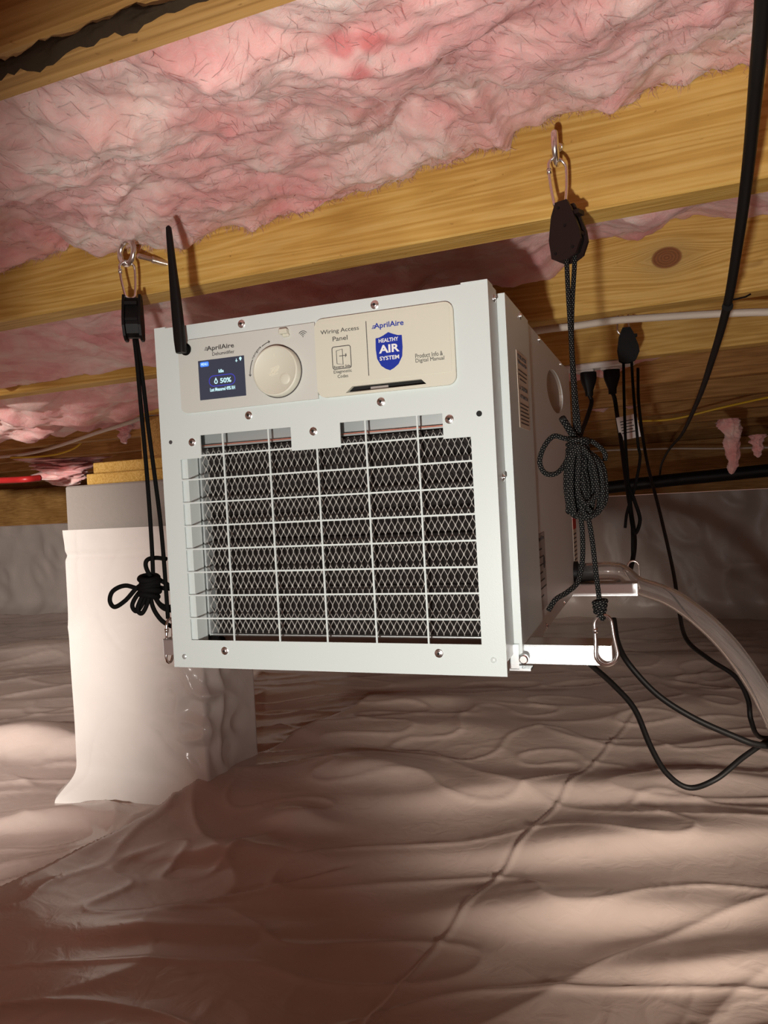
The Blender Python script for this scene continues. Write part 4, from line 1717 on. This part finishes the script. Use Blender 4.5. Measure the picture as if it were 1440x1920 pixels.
def pulley(center, yaw, h, parent, mat, flip=1, thick=1.0):
    """ratchet body: two cheek plates around a slotted core"""
    s = h / .056
    ty = s * thick
    prof = [(-.006, .028), (.006, .028), (.010, .020), (.0175, -.002), (.0185, -.012), (.013, -.024), (.004, -.028), (-.006, -.028), (-.0125, -.024), (-.0145, -.006), (-.011, .016)]
    prof = [(x * s * flip, z * s) for x, z in prof]
    if flip < 0:
        prof = prof[::-1]
    R = Matrix.Translation(center) @ Matrix.Rotation(yaw, 4, 'Z')
    core = [(x * .82, z * .86) for x, z in prof]
    e = empty('tmp')
    bpy.data.objects.remove(e)
    m = MB()
    for y0 in (-.0085 * ty, .0085 * ty - .003 * s):
        m.plate(prof, [], lambda u, v, d, y0=y0: R @ Vector((u, y0 + d, v)), .003 * s)
    body = m.build('ratchet_body', mat, parent, recalc=True)
    m = MB()
    m.plate(core, [], lambda u, v, d: R @ Vector((u, -.0056 * ty + d, v)),   .0112 * ty)
    m.build('ratchet_core', M['matte'], body, recalc=True)
    m = MB()
    x1 = .0135 * s * flip
    lo, hi = min(x1 - .004 * s, x1 + .003 * s), max(x1 - .004 * s, x1 + .003 * s)
    for za, zb in ((.013, .017), (-.006, -.003)):
        mm = MB()
        mm.box((lo, -.0056 * ty, za * s), (hi, .0056 * ty, zb * s))
        m.add([R @ Vector(p) for p in mm.v], mm.f)
    m.build('release_bridge', mat, body)
    for (x, z) in ((-.003, .022), (.003, .004), (-.008, -.020), (.010, -.018)):
        m = MB()
        for sgn in (-1, 1):
            m.lathe(R @ Vector((x * s * flip, .0085 * ty * sgn, z * s)), R.to_3x3() @ Vector((0, sgn, 0)), [(0, .0016 * s), (.0005, .0014 * s)], 10)
        m.build('cheek_rivet', M['black'], body, recalc=True)
    return body


def rope(pts, parent, r=.0021, name='rope', mat=None, n=8):
    m = MB()
    m.tube(px_path(pts, n), r, 10)
    return m.build(name, mat or M['rope'], parent, smooth='all')


def eye_screw(name, ring_c, ring_n, rad, wire, shank_end, label, threaded=True):
    """closed ring, shank and threaded end"""
    root = empty(name, ring_c)
    tag(root, label, 'eye screw')
    ring_n = Vector(ring_n).normalized()
    sh = (Vector(shank_end) - Vector(ring_c))
    d = sh.normalized()
    p = (d - ring_n * d.dot(ring_n)).normalized()
    q = ring_n.cross(p)
    m = MB()
    m.tube([p * (rad * math.cos(2 * math.pi * k / 28)) + q * (rad * math.sin(2 * math.pi * k / 28)) for k in range(28)], wire, 10, closed=True)
    m.build('ring', M['chrome'], root, smooth='all')
    m = MB()
    L = sh.length
    pts = [d * (rad * .98), d * (rad + (L - rad) * .5), d * L]
    m.tube(pts, wire * .95, 10)
    s_ = m.build('shank', M['chrome'], root, smooth=True)
    if threaded:
        m = MB()
        a, b = d.orthogonal().normalized(), None
        b = d.cross(a)
        hp2 = []
        L0 = rad + (L - rad) * .45
        for k in range(160):
            t = k / 159
            hp2.append(d * (L0 + (L - L0) * t) + (a * math.cos(k * .62) + b * math.sin(k * .62)) * wire * 1.0)
        m.tube(hp2, wire * .32, 5)
        m.build('thread', M['chrome'], root, smooth='all')
    return root


# right front
RING = at(1041, 279, .668)
sA, zA = on_face(1049, 268, OFF)
eye_screw('eye_screw', RING, JD + JN * .12, .0125, .0030, jf(sA + .0, OFF + .008, zA), 'shiny eye screw at right, turned edge-on, in the front joist')
h1 = empty('rope_hanger', at(1065, 430, .655))
tag(h1, 'black rope ratchet hanger with long rope coil at the machine\'s front right corner', 'rope hanger', 'rope ratchet hangers')
INV1 = Matrix.Translation(-h1.location)


def adopt(root):
    """children were built in world space"""
    for c in root.children:
        c.matrix_parent_inverse = root.matrix_world.inverted()


h1.matrix_world = Matrix.Translation(at(1065, 430, .655))
bpy.context.view_layer.update()
CS = (RC + FW * .35)
carabiner(at(1044, 297, .664), at(1050, 392, .660), CS, .0088, .0058, .0014, h1, 'upper_clip')
pulley(at(1062, 436, .655), math.radians(-42), .0500, h1, simple('black_brown_plastic', (.014, .007, .006), .5, 0, .25), 1)
rope([(1063, 478, .652), (1063, 500, .65), (1066, 560, .648), (1071, 640, .645), (1075, 720, .642), (1078, 780, .64), (1080, 830, .638)], h1)
rope([(1078, 474, .656), (1077, 500, .655), (1073, 570, .652), (1072, 640, .649), (1078, 730, .645), (1084, 790, .642), (1087, 832, .640)], h1)
KD = .634
rope([(1084, 822, KD), (1060, 822, KD - .004), (1038, 818, KD - .004), (1020, 838, KD - .006), (1012, 866, KD - .006), (1022, 887, KD - .004), (1042, 888, KD - .003), (1058, 872, KD), (1070, 846, KD + .002), (1080, 826, KD)], h1, name='rope_loop')
rope([(1082, 828, KD), (1068, 806, KD - .006), (1058, 790, KD - .01), (1054, 784, KD - .012)], h1, r=.0030, name='rope_tail')
rope([(1085, 824, KD + .003), (1105, 826, KD + .004), (1122, 836, KD + .004), (1134, 850, KD + .004), (1134, 864, KD + .004)], h1, name='rope_tail')
# hanging coils: tall narrow loops from the wrap
for k, (x0, x1, yb, w, dd) in enumerate(((1062, 1066, 960, 14, -.006), (1066, 1090, 968, 22, -.010), (1072, 1084, 966, 15, -.014), (1080, 1112, 972, 26, -.004),
                                         (1088, 1118, 968, 20, -.012), (1094, 1124, 960, 24, -.008), (1084, 1108, 945, 14, -.016), (1076, 1100, 970, 20, -.002))):
    xt = 1076 + (k % 4) * 5
    c = KD + dd
    rope([(xt - 3, 832, c), (x0 + 2, 860, c), (x0 - 1, 910, c), (x0 + 3, yb - 16, c), ((x0 + x1) / 2 + 2, yb, c), (x1 + 8, yb - 14, c + .002), (x1 + 12, 915, c + .002), (x1 + 3, 868, c + .002), (xt + 6, 836, c)], h1, name='rope_loop')
# wraps round the top of the coil
for k, y in enumerate((824, 832, 841, 849)):
    m = MB()
    c = at(1083, y, KD - .004)
    P = []
    for q in range(20):
        a = 2 * math.pi * q / 20
        P.append(c + RC * (.0078 * math.cos(a)) + FW * (.0085 * math.sin(a)) + UC * (.0012 * math.sin(a + k)))
    m.tube(P, .0021, 10, closed=True)
    m.build('rope_wrap', M['rope'], h1, smooth='all')
rope([(1088, 962, KD), (1092, 1000, .636), (1092, 1050, .634), (1084, 1090, .630), (1064, 1110, .624), (1042, 1124, .62), (1028, 1145, .618)], h1, name='rope_tail')
rope([(1102, 964, KD), (1110, 1010, .636), (1117, 1070, .634), (1122, 1110, .632), (1125, 1136, .630)], h1)
m = MB()
kc = at(1125, 1138, .630)
for k in range(3):
    P = []
    for q in range(18):
        a = 2 * math.pi * q / 18
        P.append(kc + UC * (.004 - .0035 * k) + RC * ((.0045 - .0006 * k) * math.cos(a)) + FW * (.0045 * math.sin(a)) + UC * (.001 * math.cos(a)))
    m.tube(P, .0022, 10, closed=True)
m.build('rope_knot', M['rope'], h1, smooth='all')
rope([(1124, 1146, .630), (1127, 1154, .629), (1130, 1160, .631), (1132, 1152, .634), (1128, 1144, .633)], h1, name='rope_eye')
LC = at(1129, 1154, .632)
lb_ = BM @ Vector((br - .006, BT0 + .010, bz0 - .003))
carabiner(LC, at(1140, 1247, .632), RC * 1 + FW * .15, .0076, .0096, .0016, h1, 'lower_clip')
adopt(h1)

# left front
RINGL = at(238, 474, .842)
sB, zB = on_face(312, 494, OFF)
eye_screw('eye_screw', RINGL, FW * .8 + JD * .5, .0125, .0031, jf(sB, OFF + .004, zB), 'shiny eye screw at left with its long threaded shank in the front joist')
h2 = empty('rope_hanger')
h2.matrix_world = Matrix.Translation(at(250, 596, .835))
bpy.context.view_layer.update()
tag(h2, 'black rope ratchet hanger with knotted bow at the machine\'s front left corner', 'rope hanger', 'rope ratchet hangers')
carabiner(at(237, 490, .842), at(245, 560, .838), RC + FW * .5, .0080, .0055, .0015, h2, 'upper_clip')
pulley(at(250, 597, .835), math.radians(-82), .0495, h2, M['black'], 1, 1.3)
rope([(252, 636, .834), (257, 680, .832), (264, 760, .828), (273, 860, .822), (280, 950, .818), (285, 1030, .814), (287, 1076, .812)], h2, .0023, mat=M['ropeplain'])
rope([(256, 636, .836), (266, 700, .835), (278, 800, .83), (291, 900, .826), (301, 980, .822), (308, 1060, .818), (315, 1160, .815)], h2, .0023, mat=M['ropeplain'])
D2 = .812
for pts in ([(284, 1090, D2), (265, 1104, D2), (235, 1098, D2), (212, 1108, D2), (206, 1126, D2), (215, 1138, D2), (235, 1126, D2), (255, 1104, D2), (272, 1092, D2)],
            [(280, 1092, D2), (258, 1115, D2), (248, 1135, D2), (256, 1146, D2), (268, 1130, D2), (278, 1100, D2)],
            [(282, 1092, D2 - .004), (266, 1120, D2 - .006), (258, 1142, D2 - .006), (266, 1150, D2 - .006), (276, 1132, D2 - .004), (284, 1098, D2)],
            [(286, 1088, D2), (274, 1064, D2), (276, 1050, D2), (292, 1046, D2 + .01), (312, 1048, D2 + .02)],
            [(284, 1086, D2), (300, 1088, D2 + .005), (318, 1100, D2 + .01), (328, 1120, D2 + .02)],
            [(286, 1094, D2), (302, 1102, D2 + .01), (322, 1104, D2 + .02)],
            [(284, 1100, D2), (292, 1122, D2 + .005), (306, 1140, D2 + .01), (326, 1146, D2 + .02)],
            [(280, 1100, D2), (286, 1136, D2 + .005), (300, 1160, D2 + .01), (316, 1172, D2 + .015), (330, 1176, D2 + .02)],
            [(286, 1096, D2 - .003), (296, 1128, D2), (312, 1138, D2 + .01), (326, 1136, D2 + .02)]):
    rope(pts, h2, .0024, 'rope_loop', M['ropeplain'])
m = MB()
for k in range(5):
    c = at(279 + (k % 2) * 3, 1084 + 8 * k, D2)
    P = [c + RC * (.0088 * math.cos(2 * math.pi * q / 18)) + FW * (.0088 * math.sin(2 * math.pi * q / 18)) + UC * (.002 * math.sin(2 * math.pi * q / 18 + k)) for q in range(18)]
    m.tube(P, .0034, 10, closed=True)
m.build('rope_knot', M['ropeplain'], h2, smooth='all')
carabiner(at(318, 1160, .815), at(318, 1242, .815), FW + RC * .15, .0075, .0085, .0015, h2, 'lower_clip')
adopt(h2)

# right back, in the bay behind the knotty joist
h3 = empty('rope_hanger')
h3.matrix_world = Matrix.Translation(at(1176, 650, 1.24))
bpy.context.view_layer.update()
tag(h3, 'black rope ratchet hanger behind the machine, hooked behind the knotty joist', 'rope hanger', 'rope ratchet hangers')
carabiner(at(1167, 576, 1.24), at(1169, 628, 1.24), RC, .0085, .0095, .0016, h3, 'upper_clip')
pulley(at(1175, 648, 1.24), math.radians(-12), .056, h3, M['matte'], 1)
rope([(1169, 674, 1.24), (1170, 740, 1.235), (1173, 830, 1.23), (1178, 900, 1.225), (1184, 960, 1.22), (1186, 1010, 1.22)], h3, .0024, mat=M['ropeplain'])
rope([(1184, 674, 1.24), (1188, 740, 1.24), (1196, 830, 1.235), (1200, 860, 1.23), (1190, 915, 1.22), (1176, 960, 1.22), (1172, 990, 1.22)], h3, .0024, mat=M['ropeplain'])
rope([(1178, 910, 1.222), (1190, 940, 1.215), (1200, 975, 1.215), (1190, 1000, 1.218), (1182, 960, 1.22), (1180, 915, 1.222)], h3, .0030, 'rope_loop', M['ropeplain'])
rope([(1186, 1000, 1.22), (1186, 1040, 1.21), (1187, 1056, 1.2)], h3, .0024, mat=M['ropeplain'])
carabiner(at(1187, 1052, 1.2), at(1190, 1115, 1.19), RC, .0085, .0085, .0017, h3, 'lower_clip')
adopt(h3)
sC, zC = on_face(1167, 570, OFF + SP + TH)
eye_screw('eye_screw', at(1167, 567, 1.24), JD, .012, .003, jf(on_face(1167, 567, OFF + SP + TH)[0], OFF + SP + TH - .006, at(1167, 567, 1.24).z), 'eye screw hidden on the back of the knotty joist holding the rear hanger', False)
bpy.context.view_layer.update()
